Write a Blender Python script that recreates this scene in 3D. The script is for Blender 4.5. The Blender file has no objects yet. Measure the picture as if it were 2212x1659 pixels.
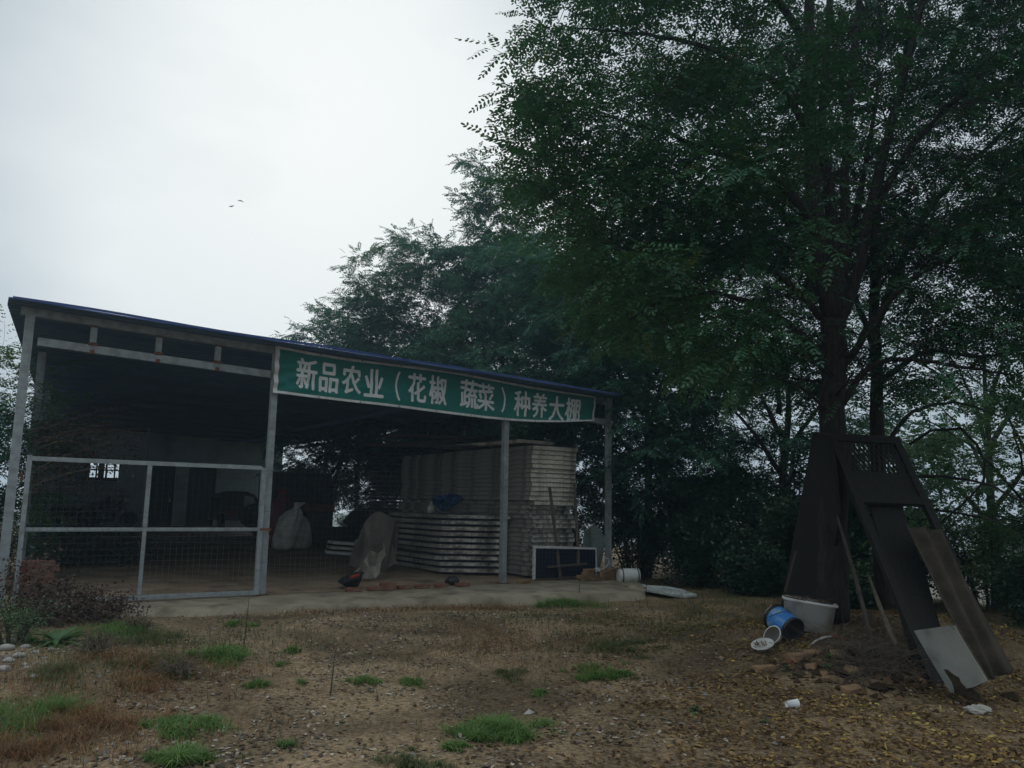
import bpy, bmesh, math, random
import numpy as np
from mathutils import Vector, Matrix, Euler, Quaternion

SC = bpy.context.scene
R = math.radians
random.seed(7)
NR = np.random.default_rng(11)

# ------------------------------------------------------------------ camera
EYE = 1.5
PITCH, ROLL = R(8.53), R(1.03)
FPX = 1726.0                                   # focal length for a 2212 px wide frame
cam_d = bpy.data.cameras.new('camera')
cam = bpy.data.objects.new('camera', cam_d)
SC.collection.objects.link(cam)
cam_d.sensor_width = 36.0
cam_d.lens = 36.0 * FPX / 2212.0
cam_d.clip_start, cam_d.clip_end = 0.05, 3000
fw = Vector((0, math.cos(PITCH), math.sin(PITCH)))
rt0 = Vector((1, 0, 0)); up0 = Vector((0, -math.sin(PITCH), math.cos(PITCH)))
rt = rt0 * math.cos(ROLL) + up0 * math.sin(ROLL)
up = -rt0 * math.sin(ROLL) + up0 * math.cos(ROLL)
cam.matrix_world = Matrix(((rt.x, up.x, -fw.x, 0), (rt.y, up.y, -fw.y, 0), (rt.z, up.z, -fw.z, EYE), (0, 0, 0, 1)))
SC.camera = cam

# ------------------------------------------------------------------ sky, sun, exposure
SUN_EL, SUN_AZ = R(26), R(-14)                 # veiled sun, ahead of the camera and a little left
world = bpy.data.worlds.new('World'); SC.world = world
world.use_nodes = True
nt = world.node_tree; nt.nodes.clear()
def N(t, typ, **kw):
    n = t.nodes.new(typ)
    for k, v in kw.items():
        if k.startswith('i_'):
            n.inputs[k[2:].replace('_', ' ')].default_value = v
        else:
            setattr(n, k, v)
    return n
out = N(nt, 'ShaderNodeOutputWorld'); bg = N(nt, 'ShaderNodeBackground')
sky = N(nt, 'ShaderNodeTexSky', sky_type='NISHITA', sun_disc=False, sun_elevation=SUN_EL, sun_rotation=SUN_AZ,
        air_density=1.0, dust_density=6.0, ozone_density=1.0)
tc = N(nt, 'ShaderNodeTexCoord')
sd = Vector((math.sin(R(-13)) * math.cos(R(19)), math.cos(R(-13)) * math.cos(R(19)), math.sin(R(19))))
dot = N(nt, 'ShaderNodeVectorMath', operation='DOT_PRODUCT'); dot.inputs[1].default_value = sd
nrm = N(nt, 'ShaderNodeVectorMath', operation='NORMALIZE')
nt.links.new(tc.outputs['Generated'], nrm.inputs[0]); nt.links.new(nrm.outputs[0], dot.inputs[0])
glow = N(nt, 'ShaderNodeMapRange', interpolation_type='SMOOTHERSTEP')
glow.inputs['From Min'].default_value = 0.89; glow.inputs['From Max'].default_value = 1.0
nt.links.new(dot.outputs['Value'], glow.inputs['Value'])
nz = N(nt, 'ShaderNodeTexNoise'); nz.inputs['Scale'].default_value = 2.3; nz.inputs['Detail'].default_value = 4
mp = N(nt, 'ShaderNodeMapping'); mp.inputs['Scale'].default_value = (1, 1, 2.0)
nt.links.new(nrm.outputs[0], mp.inputs['Vector']); nt.links.new(mp.outputs[0], nz.inputs['Vector'])
addn = N(nt, 'ShaderNodeMath', operation='MULTIPLY_ADD'); addn.inputs[1].default_value = 1.35; addn.inputs[2].default_value = -0.66
nt.links.new(nz.outputs['Fac'], addn.inputs[0])
add2 = N(nt, 'ShaderNodeMath', operation='ADD', use_clamp=True)
nt.links.new(addn.outputs[0], add2.inputs[0]); nt.links.new(glow.outputs[0], add2.inputs[1])
ramp = N(nt, 'ShaderNodeValToRGB')
ramp.color_ramp.elements[0].position = 0.0; ramp.color_ramp.elements[0].color = (0.49, 0.555, 0.60, 1)
ramp.color_ramp.elements[1].position = 0.9; ramp.color_ramp.elements[1].color = (0.87, 0.91, 0.915, 1)
e = ramp.color_ramp.elements.new(0.4); e.color = (0.66, 0.72, 0.755, 1)
nt.links.new(add2.outputs[0], ramp.inputs['Fac'])
skm = N(nt, 'ShaderNodeMix', data_type='RGBA', blend_type='MULTIPLY'); skm.inputs['Factor'].default_value = 1
skm.inputs['B'].default_value = (0.09, 0.09, 0.09, 1)
nt.links.new(sky.outputs[0], skm.inputs['A'])
mix = N(nt, 'ShaderNodeMix', data_type='RGBA'); mix.inputs['Factor'].default_value = 0.985   # the cloud layer hides nearly all of the blue
nt.links.new(skm.outputs['Result'], mix.inputs['A']); nt.links.new(ramp.outputs[0], mix.inputs['B'])
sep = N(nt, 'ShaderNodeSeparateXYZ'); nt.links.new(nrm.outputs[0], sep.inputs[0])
zen = N(nt, 'ShaderNodeMapRange', interpolation_type='SMOOTHSTEP')              # an overcast sky is brightest overhead; raised out of view to lift scene light
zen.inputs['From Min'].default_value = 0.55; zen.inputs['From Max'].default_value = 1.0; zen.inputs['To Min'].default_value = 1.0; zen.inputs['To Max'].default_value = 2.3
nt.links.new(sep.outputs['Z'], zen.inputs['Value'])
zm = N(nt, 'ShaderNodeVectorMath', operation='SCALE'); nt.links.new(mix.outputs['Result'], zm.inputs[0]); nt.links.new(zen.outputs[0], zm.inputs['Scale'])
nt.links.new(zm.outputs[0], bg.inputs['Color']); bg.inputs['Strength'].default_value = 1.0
nt.links.new(bg.outputs[0], out.inputs['Surface'])

sun_d = bpy.data.lights.new('sun', 'SUN'); sun = bpy.data.objects.new('sun', sun_d); SC.collection.objects.link(sun)
sun_d.energy = 0.6; sun_d.angle = R(25); sun_d.color = (1.0, 0.95, 0.88)
sv = Vector((math.sin(SUN_AZ) * math.cos(SUN_EL), math.cos(SUN_AZ) * math.cos(SUN_EL), math.sin(SUN_EL)))
sun.rotation_euler = (-sv).to_track_quat('-Z', 'Y').to_euler()

SC.view_settings.view_transform = 'Standard'; SC.view_settings.look = 'None'
SC.view_settings.exposure = 0.0; SC.view_settings.gamma = 1.0
SC.cycles.max_bounces = 6; SC.cycles.diffuse_bounces = 3; SC.cycles.glossy_bounces = 2; SC.cycles.transmission_bounces = 4
SC.cycles.caustics_reflective = False; SC.cycles.caustics_refractive = False

# ------------------------------------------------------------------ geometry helpers
CAMP = Vector((0, 0, EYE))
def ray(x, y): return fw + rt * ((x - 1106.0) / FPX) + up * ((829.5 - y) / FPX)
def at_z(x, y, z=0.0):
    d = ray(x, y); return CAMP + d * ((z - EYE) / d.z)
def at_y(x, y, Y):
    d = ray(x, y); return CAMP + d * (Y / d.y)
def at_plane(x, y, P, n):
    d = ray(x, y); return CAMP + d * ((P - CAMP).dot(n) / d.dot(n))

_perm = NR.random((64, 64))
def vnoise(x, y, f=1.0, ox=0.0):
    x = np.asarray(x, float) * f + ox; y = np.asarray(y, float) * f + ox * 1.7
    xi = np.floor(x).astype(int); yi = np.floor(y).astype(int); fx = x - xi; fy = y - yi
    fx = fx * fx * (3 - 2 * fx); fy = fy * fy * (3 - 2 * fy)
    g = lambda a, b: _perm[a % 64, b % 64]
    return (g(xi, yi) * (1 - fx) + g(xi + 1, yi) * fx) * (1 - fy) + (g(xi, yi + 1) * (1 - fx) + g(xi + 1, yi + 1) * fx) * fy - 0.5

# the shed's own axes: s along its front, t into it
TH = R(33.8)
U = Vector((math.cos(TH), math.sin(TH), 0)); V = Vector((-U.y, U.x, 0)); Zv = Vector((0, 0, 1))
P1 = at_z(560, 1285)
def S(s, t, z=0.0): return P1 + U * s + V * t + Zv * z
def st_of(p): d = p - P1; return d.dot(U), d.dot(V)
def front(x, y, t=0.0):
    q = at_plane(x, y, P1 + V * t, V); d = q - P1; return d.dot(U), q.z
FLOOR_SLOPE = 0.021
def smooth(a, b, x):
    q = np.clip((x - a) / (b - a), 0, 1); return q * q * (3 - 2 * q)
def gh(x, y):
    x = np.asarray(x, float); y = np.asarray(y, float)
    s = (x - P1.x) * U.x + (y - P1.y) * U.y; t = (x - P1.x) * V.x + (y - P1.y) * V.y
    near = np.exp(-((x - 2) ** 2 + (y - 9) ** 2) / 200.0)
    z = -0.12 + near * (0.10 * vnoise(x, y, 0.45) + 0.05 * vnoise(x, y, 1.6, 9) + 0.018 * vnoise(x, y, 6.0, 3) + 0.01 * vnoise(x, y, 13.0, 5))
    z = z + 0.46 * np.exp(-(((x - 4.4) / 1.9) ** 2 + ((y - 9.6) / 1.5) ** 2))          # rise round the big tree
    z = z + 0.22 * np.exp(-(((x - 3.35) / 0.62) ** 2 + ((y - 7.9) / 0.45) ** 2))        # heap of brick and twigs
    z = z + 0.05 * np.exp(-(((x + 4.2) / 1.6) ** 2 + ((y - 8.2) / 1.8) ** 2))
    z = z - 0.20 * smooth(-0.6, 0.3, t) * smooth(-4.2, -3.8, s) * (1 - smooth(7.0, 7.8, s)) * (t < 21)
    z = z - 5.0 * smooth(12, 34, y) * smooth(4.0, 16, x)                                # the land drops away behind the trees
    z = z - 7.0 * smooth(30, 120, y) - 6.0 * smooth(10, 60, -x)
    return z
def ground_hit(px, py, lift=0.0):
    d = ray(px, py); tt = 2.0
    while tt < 60:
        p = CAMP + d * tt
        if p.z <= float(gh(p.x, p.y)) + lift: break
        tt += 0.03
    return CAMP + d * tt
def gz(x, y): return float(gh(x, y))

class MB:
    """collects shapes in world space and links them as one mesh object"""
    def __init__(s): s.v = []; s.f = []; s.m = []; s.mi = 0
    def add(s, vs, fs):
        o = len(s.v); s.v += [tuple(p) for p in vs]; s.f += [tuple(i + o for i in f) for f in fs]; s.m += [s.mi] * len(fs)
    def hexa(s, c):                                                     # eight corners, bottom four then top four
        s.add(c, [(3, 2, 1, 0), (4, 5, 6, 7), (0, 1, 5, 4), (1, 2, 6, 5), (2, 3, 7, 6), (3, 0, 4, 7)])
    def box(s, c, sx, sy, sz, ax=None, ay=None, az=None):
        ax = ax or Vector((1, 0, 0)); ay = ay or Vector((0, 1, 0)); az = az or Vector((0, 0, 1)); c = Vector(c)
        q = []
        for z in (-1, 1):
            for x, y in ((-1, -1), (1, -1), (1, 1), (-1, 1)):
                q.append(c + ax * (x * sx / 2) + ay * (y * sy / 2) + az * (z * sz / 2))
        s.hexa(q)
    def bar(s, a, b, w, h, side=None):                                   # square bar a..b, w along side, h across
        a = Vector(a); b = Vector(b); d = (b - a); L = d.length; d = d / L
        side = side or (Zv.cross(d) if abs(d.z) < 0.95 else Vector((1, 0, 0)))
        side = (side - d * side.dot(d)).normalized(); h2 = d.cross(side)
        s.box((a + b) / 2, w, L, h, side, d, h2)
    def tube(s, pts, rad, n=6, cap=True):
        pts = [Vector(p) for p in pts]
        if not hasattr(rad, '__len__'): rad = [rad] * len(pts)
        ref = None; rings = []
        for i, p in enumerate(pts):
            d = (pts[min(i + 1, len(pts) - 1)] - pts[max(i - 1, 0)])
            d = d.normalized() if d.length > 1e-9 else Vector((0, 0, 1))
            if ref is None: ref = d.orthogonal().normalized()
            ref = (ref - d * ref.dot(d)); ref = ref.normalized() if ref.length > 1e-6 else d.orthogonal().normalized()
            b = d.cross(ref)
            rings.append([p + (ref * math.cos(2 * math.pi * k / n) + b * math.sin(2 * math.pi * k / n)) * rad[i] for k in range(n)])
        vs = [q for r_ in rings for q in r_]; fs = []
        for i in range(len(pts) - 1):
            for k in range(n):
                fs.append((i * n + k, i * n + (k + 1) % n, (i + 1) * n + (k + 1) % n, (i + 1) * n + k))
        if cap: fs += [tuple(range(n))[::-1], tuple(range((len(pts) - 1) * n, len(pts) * n))]
        s.add(vs, fs)
    def lathe(s, prof, n=24, M=None, sq=None):                           # prof: (r, z); M places it; sq = superellipse power
        M = M or Matrix.Identity(4); vs = []; fs = []
        for r, z in prof:
            for k in range(n):
                a = 2 * math.pi * k / n; cx, cy = math.cos(a), math.sin(a)
                if sq:
                    cx = math.copysign(abs(cx) ** sq, cx); cy = math.copysign(abs(cy) ** sq, cy)
                rx, ry = (r if hasattr(r, '__len__') else (r, r))
                vs.append(M @ Vector((rx * cx, ry * cy, z)))
        for i in range(len(prof) - 1):
            for k in range(n):
                fs.append((i * n + k, i * n + (k + 1) % n, (i + 1) * n + (k + 1) % n, (i + 1) * n + k))
        s.add(vs, fs)
    def slab(s, outline, thick):                                         # planar or bent outline given a thickness vector
        n = len(outline); o2 = [Vector(p) + thick for p in outline]
        s.add(list(outline) + o2, [tuple(range(n))[::-1], tuple(range(n, 2 * n))] + [(i, (i + 1) % n, n + (i + 1) % n, n + i) for i in range(n)])
    def build(s, name, mats, parent=None, smooth=False):
        me = bpy.data.meshes.new(name)
        o = bpy.data.objects.new(name, me); SC.collection.objects.link(o)
        off = Vector((0, 0, 0))
        if parent is not None:
            o.parent = parent; off = ROOT[parent.name]
        ROOT[o.name] = off
        me.from_pydata([tuple(Vector(p) - off) for p in s.v], [], s.f)
        for m in (mats if isinstance(mats, (list, tuple)) else [mats]): me.materials.append(m)
        if any(s.m): me.polygons.foreach_set('material_index', s.m)
        if smooth:
            me.polygons.foreach_set('use_smooth', [True] * len(me.polygons))
        me.update()
        return o
ROOT = {}
def tag(o, label=None, cat=None, group=None, kind=None):
    if label: o['label'] = label
    if cat: o['category'] = cat
    if group: o['group'] = group
    if kind: o['kind'] = kind
    return o
def thing(name, loc, label, cat, group=None):
    o = bpy.data.objects.new(name, None); SC.collection.objects.link(o); o.location = loc; o.empty_display_size = 0.2
    ROOT[o.name] = Vector(loc)
    return tag(o, label, cat, group)
def copy_tree(o, parent=None):
    c = o.copy(); SC.collection.objects.link(c)
    if parent is not None: c.parent = parent
    for ch in [k for k in bpy.data.objects if k.parent == o]: copy_tree(ch, c)
    return c
def raw_mesh(name, verts, nper, mats, parent=None, rnd=None, off=None, smooth=False):
    """many equal polygons of nper corners from an array (n*nper,3)"""
    verts = np.asarray(verts, np.float32).reshape(-1, 3)
    if parent is not None: verts = verts - np.array(ROOT[parent.name], np.float32)
    nv = len(verts); nf = nv // nper
    me = bpy.data.meshes.new(name)
    me.vertices.add(nv); me.vertices.foreach_set('co', verts.ravel())
    me.loops.add(nv); me.loops.foreach_set('vertex_index', np.arange(nv, dtype=np.int32))
    me.polygons.add(nf); me.polygons.foreach_set('loop_start', np.arange(0, nv, nper, dtype=np.int32))
    if rnd is not None:
        at = me.attributes.new('rnd', 'FLOAT', 'FACE'); at.data.foreach_set('value', np.asarray(rnd, np.float32))
    me.update(calc_edges=True)
    for m in (mats if isinstance(mats, (list, tuple)) else [mats]): me.materials.append(m)
    o = bpy.data.objects.new(name, me); SC.collection.objects.link(o)
    if parent is not None: o.parent = parent
    ROOT[o.name] = ROOT[parent.name] if parent is not None else Vector((0, 0, 0))
    return o

# ------------------------------------------------------------------ materials
MATS = {}
def pm(name, c1, c2=None, scale=6.0, rough=0.8, bump=0.15, metal=0.0, detail=6.0, spec=0.3, stretch=None, contrast=(0.35, 0.65),
       c3=None, scale3=1.3, fac3=0.6, bscale=None):
    m = bpy.data.materials.new(name); m.use_nodes = True; t = m.node_tree
    b = t.nodes['Principled BSDF']; b.inputs['Roughness'].default_value = rough; b.inputs['Metallic'].default_value = metal
    b.inputs['Specular IOR Level'].default_value = spec
    c2 = c2 or tuple(v * 0.75 for v in c1)
    tcn = N(t, 'ShaderNodeTexCoord'); mpn = N(t, 'ShaderNodeMapping')
    t.links.new(tcn.outputs['Object'], mpn.inputs['Vector'])
    if stretch: mpn.inputs['Scale'].default_value = stretch
    nz = N(t, 'ShaderNodeTexNoise'); nz.inputs['Scale'].default_value = scale; nz.inputs['Detail'].default_value = detail
    t.links.new(mpn.outputs[0], nz.inputs['Vector'])
    rp = N(t, 'ShaderNodeValToRGB'); rp.color_ramp.elements[0].position = contrast[0]; rp.color_ramp.elements[1].position = contrast[1]
    rp.color_ramp.elements[0].color = (*c1, 1); rp.color_ramp.elements[1].color = (*c2, 1)
    t.links.new(nz.outputs['Fac'], rp.inputs['Fac']); col = rp.outputs[0]
    if c3:
        n3 = N(t, 'ShaderNodeTexNoise'); n3.inputs['Scale'].default_value = scale3; n3.inputs['Detail'].default_value = 8
        t.links.new(tcn.outputs['Object'], n3.inputs['Vector'])
        mr = N(t, 'ShaderNodeMapRange'); mr.inputs['From Min'].default_value = 0.50; mr.inputs['From Max'].default_value = 0.66; mr.inputs['To Max'].default_value = fac3
        t.links.new(n3.outputs['Fac'], mr.inputs['Value'])
        mx = N(t, 'ShaderNodeMix', data_type='RGBA'); t.links.new(mr.outputs[0], mx.inputs['Factor'])
        t.links.new(col, mx.inputs['A']); mx.inputs['B'].default_value = (*c3, 1); col = mx.outputs['Result']
    t.links.new(col, b.inputs['Base Color'])
    if bump:
        nb = N(t, 'ShaderNodeTexNoise'); nb.inputs['Scale'].default_value = bscale or scale * 4; nb.inputs['Detail'].default_value = 6
        t.links.new(mpn.outputs[0], nb.inputs['Vector'])
        bp = N(t, 'ShaderNodeBump'); bp.inputs['Strength'].default_value = min(1, bump * 3); bp.inputs['Distance'].default_value = 0.02
        t.links.new(nb.outputs['Fac'], bp.inputs['Height']); t.links.new(bp.outputs[0], b.inputs['Normal'])
    MATS[name] = m; return m
def leafmat(name, stops, trans=0.25, gloss=0.032, rough=0.45, tint=(1.3, 1.35, 0.6)):
    m = bpy.data.materials.new(name); m.use_nodes = True; t = m.node_tree; t.nodes.clear()
    o = N(t, 'ShaderNodeOutputMaterial'); at = N(t, 'ShaderNodeAttribute', attribute_name='rnd')
    rp = N(t, 'ShaderNodeValToRGB'); cr = rp.color_ramp
    while len(cr.elements) < len(stops): cr.elements.new(0.5)
    for el, (p, c) in zip(cr.elements, stops): el.position = p; el.color = (*c, 1)
    t.links.new(at.outputs['Fac'], rp.inputs['Fac'])
    d = N(t, 'ShaderNodeBsdfDiffuse'); tr = N(t, 'ShaderNodeBsdfTranslucent'); g = N(t, 'ShaderNodeBsdfGlossy'); g.inputs['Roughness'].default_value = rough
    tm = N(t, 'ShaderNodeMix', data_type='RGBA', blend_type='MULTIPLY'); tm.inputs['Factor'].default_value = 1; tm.inputs['B'].default_value = (*tint, 1)
    t.links.new(rp.outputs[0], tm.inputs['A']); t.links.new(rp.outputs[0], d.inputs['Color']); t.links.new(tm.outputs['Result'], tr.inputs['Color'])
    g.inputs['Color'].default_value = (0.8, 0.85, 0.85, 1)
    m1 = N(t, 'ShaderNodeMixShader'); m1.inputs[0].default_value = trans
    t.links.new(d.outputs[0], m1.inputs[1]); t.links.new(tr.outputs[0], m1.inputs[2])
    if gloss > 0:
        m2 = N(t, 'ShaderNodeMixShader'); m2.inputs[0].default_value = gloss
        t.links.new(m1.outputs[0], m2.inputs[1]); t.links.new(g.outputs[0], m2.inputs[2]); t.links.new(m2.outputs[0], o.inputs['Surface'])
    else: t.links.new(m1.outputs[0], o.inputs['Surface'])
    MATS[name] = m; return m

def ground_material():
    m = bpy.data.materials.new('trodden_earth'); m.use_nodes = True; t = m.node_tree; b = t.nodes['Principled BSDF']
    b.inputs['Roughness'].default_value = 0.95; b.inputs['Specular IOR Level'].default_value = 0.15
    tcn = N(t, 'ShaderNodeTexCoord')
    def noise(sc, de=6, dist=0.0):
        n = N(t, 'ShaderNodeTexNoise'); n.inputs['Scale'].default_value = sc; n.inputs['Detail'].default_value = de; n.inputs['Distortion'].default_value = dist
        t.links.new(tcn.outputs['Object'], n.inputs['Vector']); return n
    a = noise(0.75, 9, 0.8); rp = N(t, 'ShaderNodeValToRGB'); cr = rp.color_ramp
    cr.elements[0].position = 0.34; cr.elements[0].color = (0.12, 0.085, 0.050, 1); cr.elements[1].position = 0.68; cr.elements[1].color = (0.34, 0.245, 0.145, 1)
    e = cr.elements.new(0.5); e.color = (0.205, 0.147, 0.086, 1)
    t.links.new(a.outputs['Fac'], rp.inputs['Fac'])
    f = noise(26, 8); r2 = N(t, 'ShaderNodeValToRGB'); r2.color_ramp.elements[0].position = 0.38; r2.color_ramp.elements[0].color = (0.52, 0.5, 0.48, 1)
    r2.color_ramp.elements[1].position = 0.66; r2.color_ramp.elements[1].color = (1.25, 1.25, 1.25, 1); t.links.new(f.outputs['Fac'], r2.inputs['Fac'])
    mx = N(t, 'ShaderNodeMix', data_type='RGBA', blend_type='MULTIPLY'); mx.inputs['Factor'].default_value = 0.85
    t.links.new(rp.outputs[0], mx.inputs['A']); t.links.new(r2.outputs[0], mx.inputs['B'])
    vo = N(t, 'ShaderNodeTexVoronoi'); vo.inputs['Scale'].default_value = 55; t.links.new(tcn.outputs['Object'], vo.inputs['Vector'])
    vr = N(t, 'ShaderNodeMapRange'); vr.inputs['From Min'].default_value = 0.05; vr.inputs['From Max'].default_value = 0.3; vr.inputs['To Min'].default_value = 0.5; vr.inputs['To Max'].default_value = 0
    t.links.new(vo.outputs['Distance'], vr.inputs['Value'])
    c3 = noise(3.0, 4); cm = N(t, 'ShaderNodeMapRange'); cm.inputs['From Min'].default_value = 0.5; cm.inputs['From Max'].default_value = 0.62
    t.links.new(c3.outputs['Fac'], cm.inputs['Value'])
    mu = N(t, 'ShaderNodeMath', operation='MULTIPLY'); t.links.new(vr.outputs[0], mu.inputs[0]); t.links.new(cm.outputs[0], mu.inputs[1])
    m3 = N(t, 'ShaderNodeMix', data_type='RGBA'); t.links.new(mu.outputs[0], m3.inputs['Factor']); t.links.new(mx.outputs['Result'], m3.inputs['A'])
    m3.inputs['B'].default_value = (0.30, 0.25, 0.2, 1)
    t.links.new(m3.outputs['Result'], b.inputs['Base Color'])
    bn = noise(40, 8); bp = N(t, 'ShaderNodeBump'); bp.inputs['Strength'].default_value = 0.8; bp.inputs['Distance'].default_value = 0.03
    t.links.new(bn.outputs['Fac'], bp.inputs['Height']); t.links.new(bp.outputs[0], b.inputs['Normal'])
    return m

M_ground = ground_material()
M_concrete = pm('worn_concrete', (0.29, 0.25, 0.18), (0.19, 0.16, 0.112), 2.2, 0.9, 0.2, c3=(0.12, 0.092, 0.06), scale3=2.6, fac3=0.85, bscale=30)
M_floor = pm('dusty_floor', (0.34, 0.245, 0.16), (0.22, 0.155, 0.10), 1.6, 0.95, 0.15, c3=(0.11, 0.085, 0.065), scale3=2.2, fac3=0.7, bscale=25)
M_steel = pm('galvanised_steel', (0.33, 0.365, 0.375), (0.25, 0.275, 0.285), 9, 0.6, 0.05, metal=0.15, spec=0.4, c3=(0.15, 0.11, 0.08), scale3=4.5, fac3=0.30)
M_rust = pm('rust', (0.20, 0.075, 0.04), (0.11, 0.05, 0.03), 14, 0.9, 0.2)
M_roof = pm('blue_roof_sheet', (0.035, 0.075, 0.24), (0.028, 0.058, 0.19), 3, 0.45, 0.0, spec=0.4)
M_under = pm('roof_underside', (0.085, 0.155, 0.27), (0.065, 0.12, 0.22), 3, 0.6, 0.0)
M_wall = pm('plastered_wall', (0.42, 0.52, 0.52), (0.34, 0.42, 0.42), 1.6, 0.9, 0.08, c3=(0.16, 0.18, 0.17), scale3=1.2, fac3=0.6)
M_darkdoor = pm('dark_door', (0.035, 0.04, 0.045), (0.025, 0.03, 0.035), 5, 0.6, 0.05)
M_wire = pm('wire', (0.14, 0.145, 0.14), (0.08, 0.085, 0.08), 20, 0.5, 0.0, metal=0.5)
M_cloth = pm('banner_cloth', (0.006, 0.175, 0.145), (0.005, 0.145, 0.12), 2.5, 0.55, 0.04, c3=(0.02, 0.12, 0.10), scale3=1.5, fac3=0.5, spec=0.35, bscale=9)
M_white = pm('white_print', (0.80, 0.81, 0.81), (0.68, 0.70, 0.70), 6, 0.6, 0.03, bscale=9)
M_hem = pm('white_hem', (0.76, 0.76, 0.74), (0.58, 0.58, 0.56), 9, 0.8, 0.1)
M_eps = pm('foam_core', (0.82, 0.76, 0.62), (0.64, 0.59, 0.48), 7, 0.95, 0.25, c3=(0.15, 0.135, 0.11), scale3=3.2, fac3=0.75, bscale=60)
M_eps2 = pm('dirty_foam_core', (0.74, 0.69, 0.58), (0.48, 0.44, 0.37), 9, 0.95, 0.3, c3=(0.10, 0.09, 0.075), scale3=4.2, fac3=0.85, bscale=60)
M_edge = pm('panel_edge', (0.38, 0.345, 0.28), (0.24, 0.22, 0.18), 5, 0.8, 0.1, c3=(0.07, 0.065, 0.055), scale3=2.5, fac3=0.7)
M_skin = pm('panel_steel', (0.20, 0.22, 0.26), (0.14, 0.15, 0.19), 4, 0.5, 0.05, spec=0.4)
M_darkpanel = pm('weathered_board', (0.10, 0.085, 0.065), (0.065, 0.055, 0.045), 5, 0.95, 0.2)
M_navy = pm('navy_sheet', (0.007, 0.015, 0.036), (0.005, 0.011, 0.027), 4, 0.5, 0.03)
M_brick = pm('red_brick', (0.21, 0.085, 0.055), (0.15, 0.062, 0.042), 8, 0.95, 0.25, c3=(0.30, 0.22, 0.16), scale3=5, fac3=0.5)
M_brick_pale = pm('dusty_brick', (0.30, 0.19, 0.10), (0.21, 0.13, 0.075), 7, 0.95, 0.3, c3=(0.12, 0.09, 0.06), scale3=5, fac3=0.6)
M_wood = pm('grey_timber', (0.13, 0.105, 0.08), (0.075, 0.06, 0.045), 9, 0.9, 0.2, stretch=(4, 4, 0.4))
M_olddark = pm('blackened_timber', (0.022, 0.020, 0.018), (0.011, 0.010, 0.009), 9, 0.85, 0.15, stretch=(5, 5, 0.4))
M_asb = pm('fibre_cement', (0.075, 0.060, 0.044), (0.045, 0.036, 0.027), 6, 0.95, 0.2, c3=(0.05, 0.04, 0.03), scale3=2, fac3=0.7)
M_whiteboard = pm('faced_board', (0.46, 0.48, 0.45), (0.36, 0.38, 0.36), 3, 0.7, 0.05, c3=(0.13, 0.13, 0.11), scale3=2.6, fac3=0.8)
M_chip = pm('chipboard', (0.10, 0.075, 0.05), (0.06, 0.045, 0.03), 20, 0.95, 0.25)
M_plastic = pm('white_plastic', (0.60, 0.60, 0.57), (0.50, 0.50, 0.46), 4, 0.45, 0.03, c3=(0.25, 0.22, 0.17), scale3=5, fac3=0.6, spec=0.4)
M_blackplastic = pm('black_plastic', (0.025, 0.025, 0.027), (0.015, 0.015, 0.016), 6, 0.45, 0.03, spec=0.4)
M_tarp = pm('grey_tarpaulin', (0.20, 0.18, 0.155), (0.135, 0.12, 0.105), 3, 0.85, 0.15, c3=(0.09, 0.08, 0.07), scale3=2.5, fac3=0.6)
M_tarp2 = pm('pale_tarpaulin', (0.42, 0.40, 0.35), (0.32, 0.30, 0.265), 3, 0.85, 0.15)
M_red = pm('red_paint', (0.22, 0.03, 0.025), (0.14, 0.022, 0.02), 5, 0.5, 0.05, c3=(0.10, 0.05, 0.035), scale3=4, fac3=0.7)
M_redbright = pm('red_plastic', (0.33, 0.05, 0.03), (0.22, 0.035, 0.025), 6, 0.4, 0.02)
M_dark = pm('dark_metal', (0.035, 0.038, 0.045), (0.02, 0.022, 0.026), 5, 0.5, 0.05, metal=0.3)
M_rubber = pm('rubber', (0.02, 0.02, 0.02), (0.012, 0.012, 0.012), 8, 0.8, 0.1)
M_sack = pm('woven_sack', (0.72, 0.71, 0.67), (0.52, 0.51, 0.48), 5, 0.8, 0.12, c3=(0.22, 0.20, 0.17), scale3=3, fac3=0.5, bscale=18)
M_bluecloth = pm('blue_sheet', (0.03, 0.13, 0.30), (0.022, 0.09, 0.22), 3, 0.6, 0.08)
M_pink = pm('pinkish_sack', (0.42, 0.24, 0.19), (0.48, 0.42, 0.38), 5, 0.8, 0.1)
M_greenwhite = pm('pale_ribbed_sheet', (0.26, 0.31, 0.28), (0.19, 0.23, 0.21), 4, 0.7, 0.05)
M_bark = pm('bark', (0.044, 0.038, 0.032), (0.018, 0.016, 0.013), 9, 0.95, 0.5, stretch=(3, 3, 0.6), bscale=22)
M_twig = pm('twig', (0.075, 0.06, 0.045), (0.045, 0.036, 0.028), 12, 0.9, 0.1)
M_deadtwig = pm('dead_twig', (0.17, 0.125, 0.09), (0.09, 0.065, 0.05), 12, 0.9, 0.1)
L_locust = leafmat('locust_leaf', [(0.0, (0.020, 0.072, 0.044)), (0.6, (0.034, 0.105, 0.052)), (0.93, (0.062, 0.140, 0.050)), (1.0, (0.13, 0.15, 0.045))], 0.22)
L_far = leafmat('far_locust_leaf', [(0.0, (0.024, 0.090, 0.058)), (0.7, (0.042, 0.130, 0.074)), (1.0, (0.09, 0.16, 0.065))], 0.3)
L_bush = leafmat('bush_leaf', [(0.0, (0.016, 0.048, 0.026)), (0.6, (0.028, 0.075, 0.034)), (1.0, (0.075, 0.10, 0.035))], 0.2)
L_fresh = leafmat('fresh_leaf', [(0.0, (0.050, 0.115, 0.045)), (0.6, (0.075, 0.15, 0.055)), (1.0, (0.13, 0.19, 0.07))], 0.3)
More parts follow.
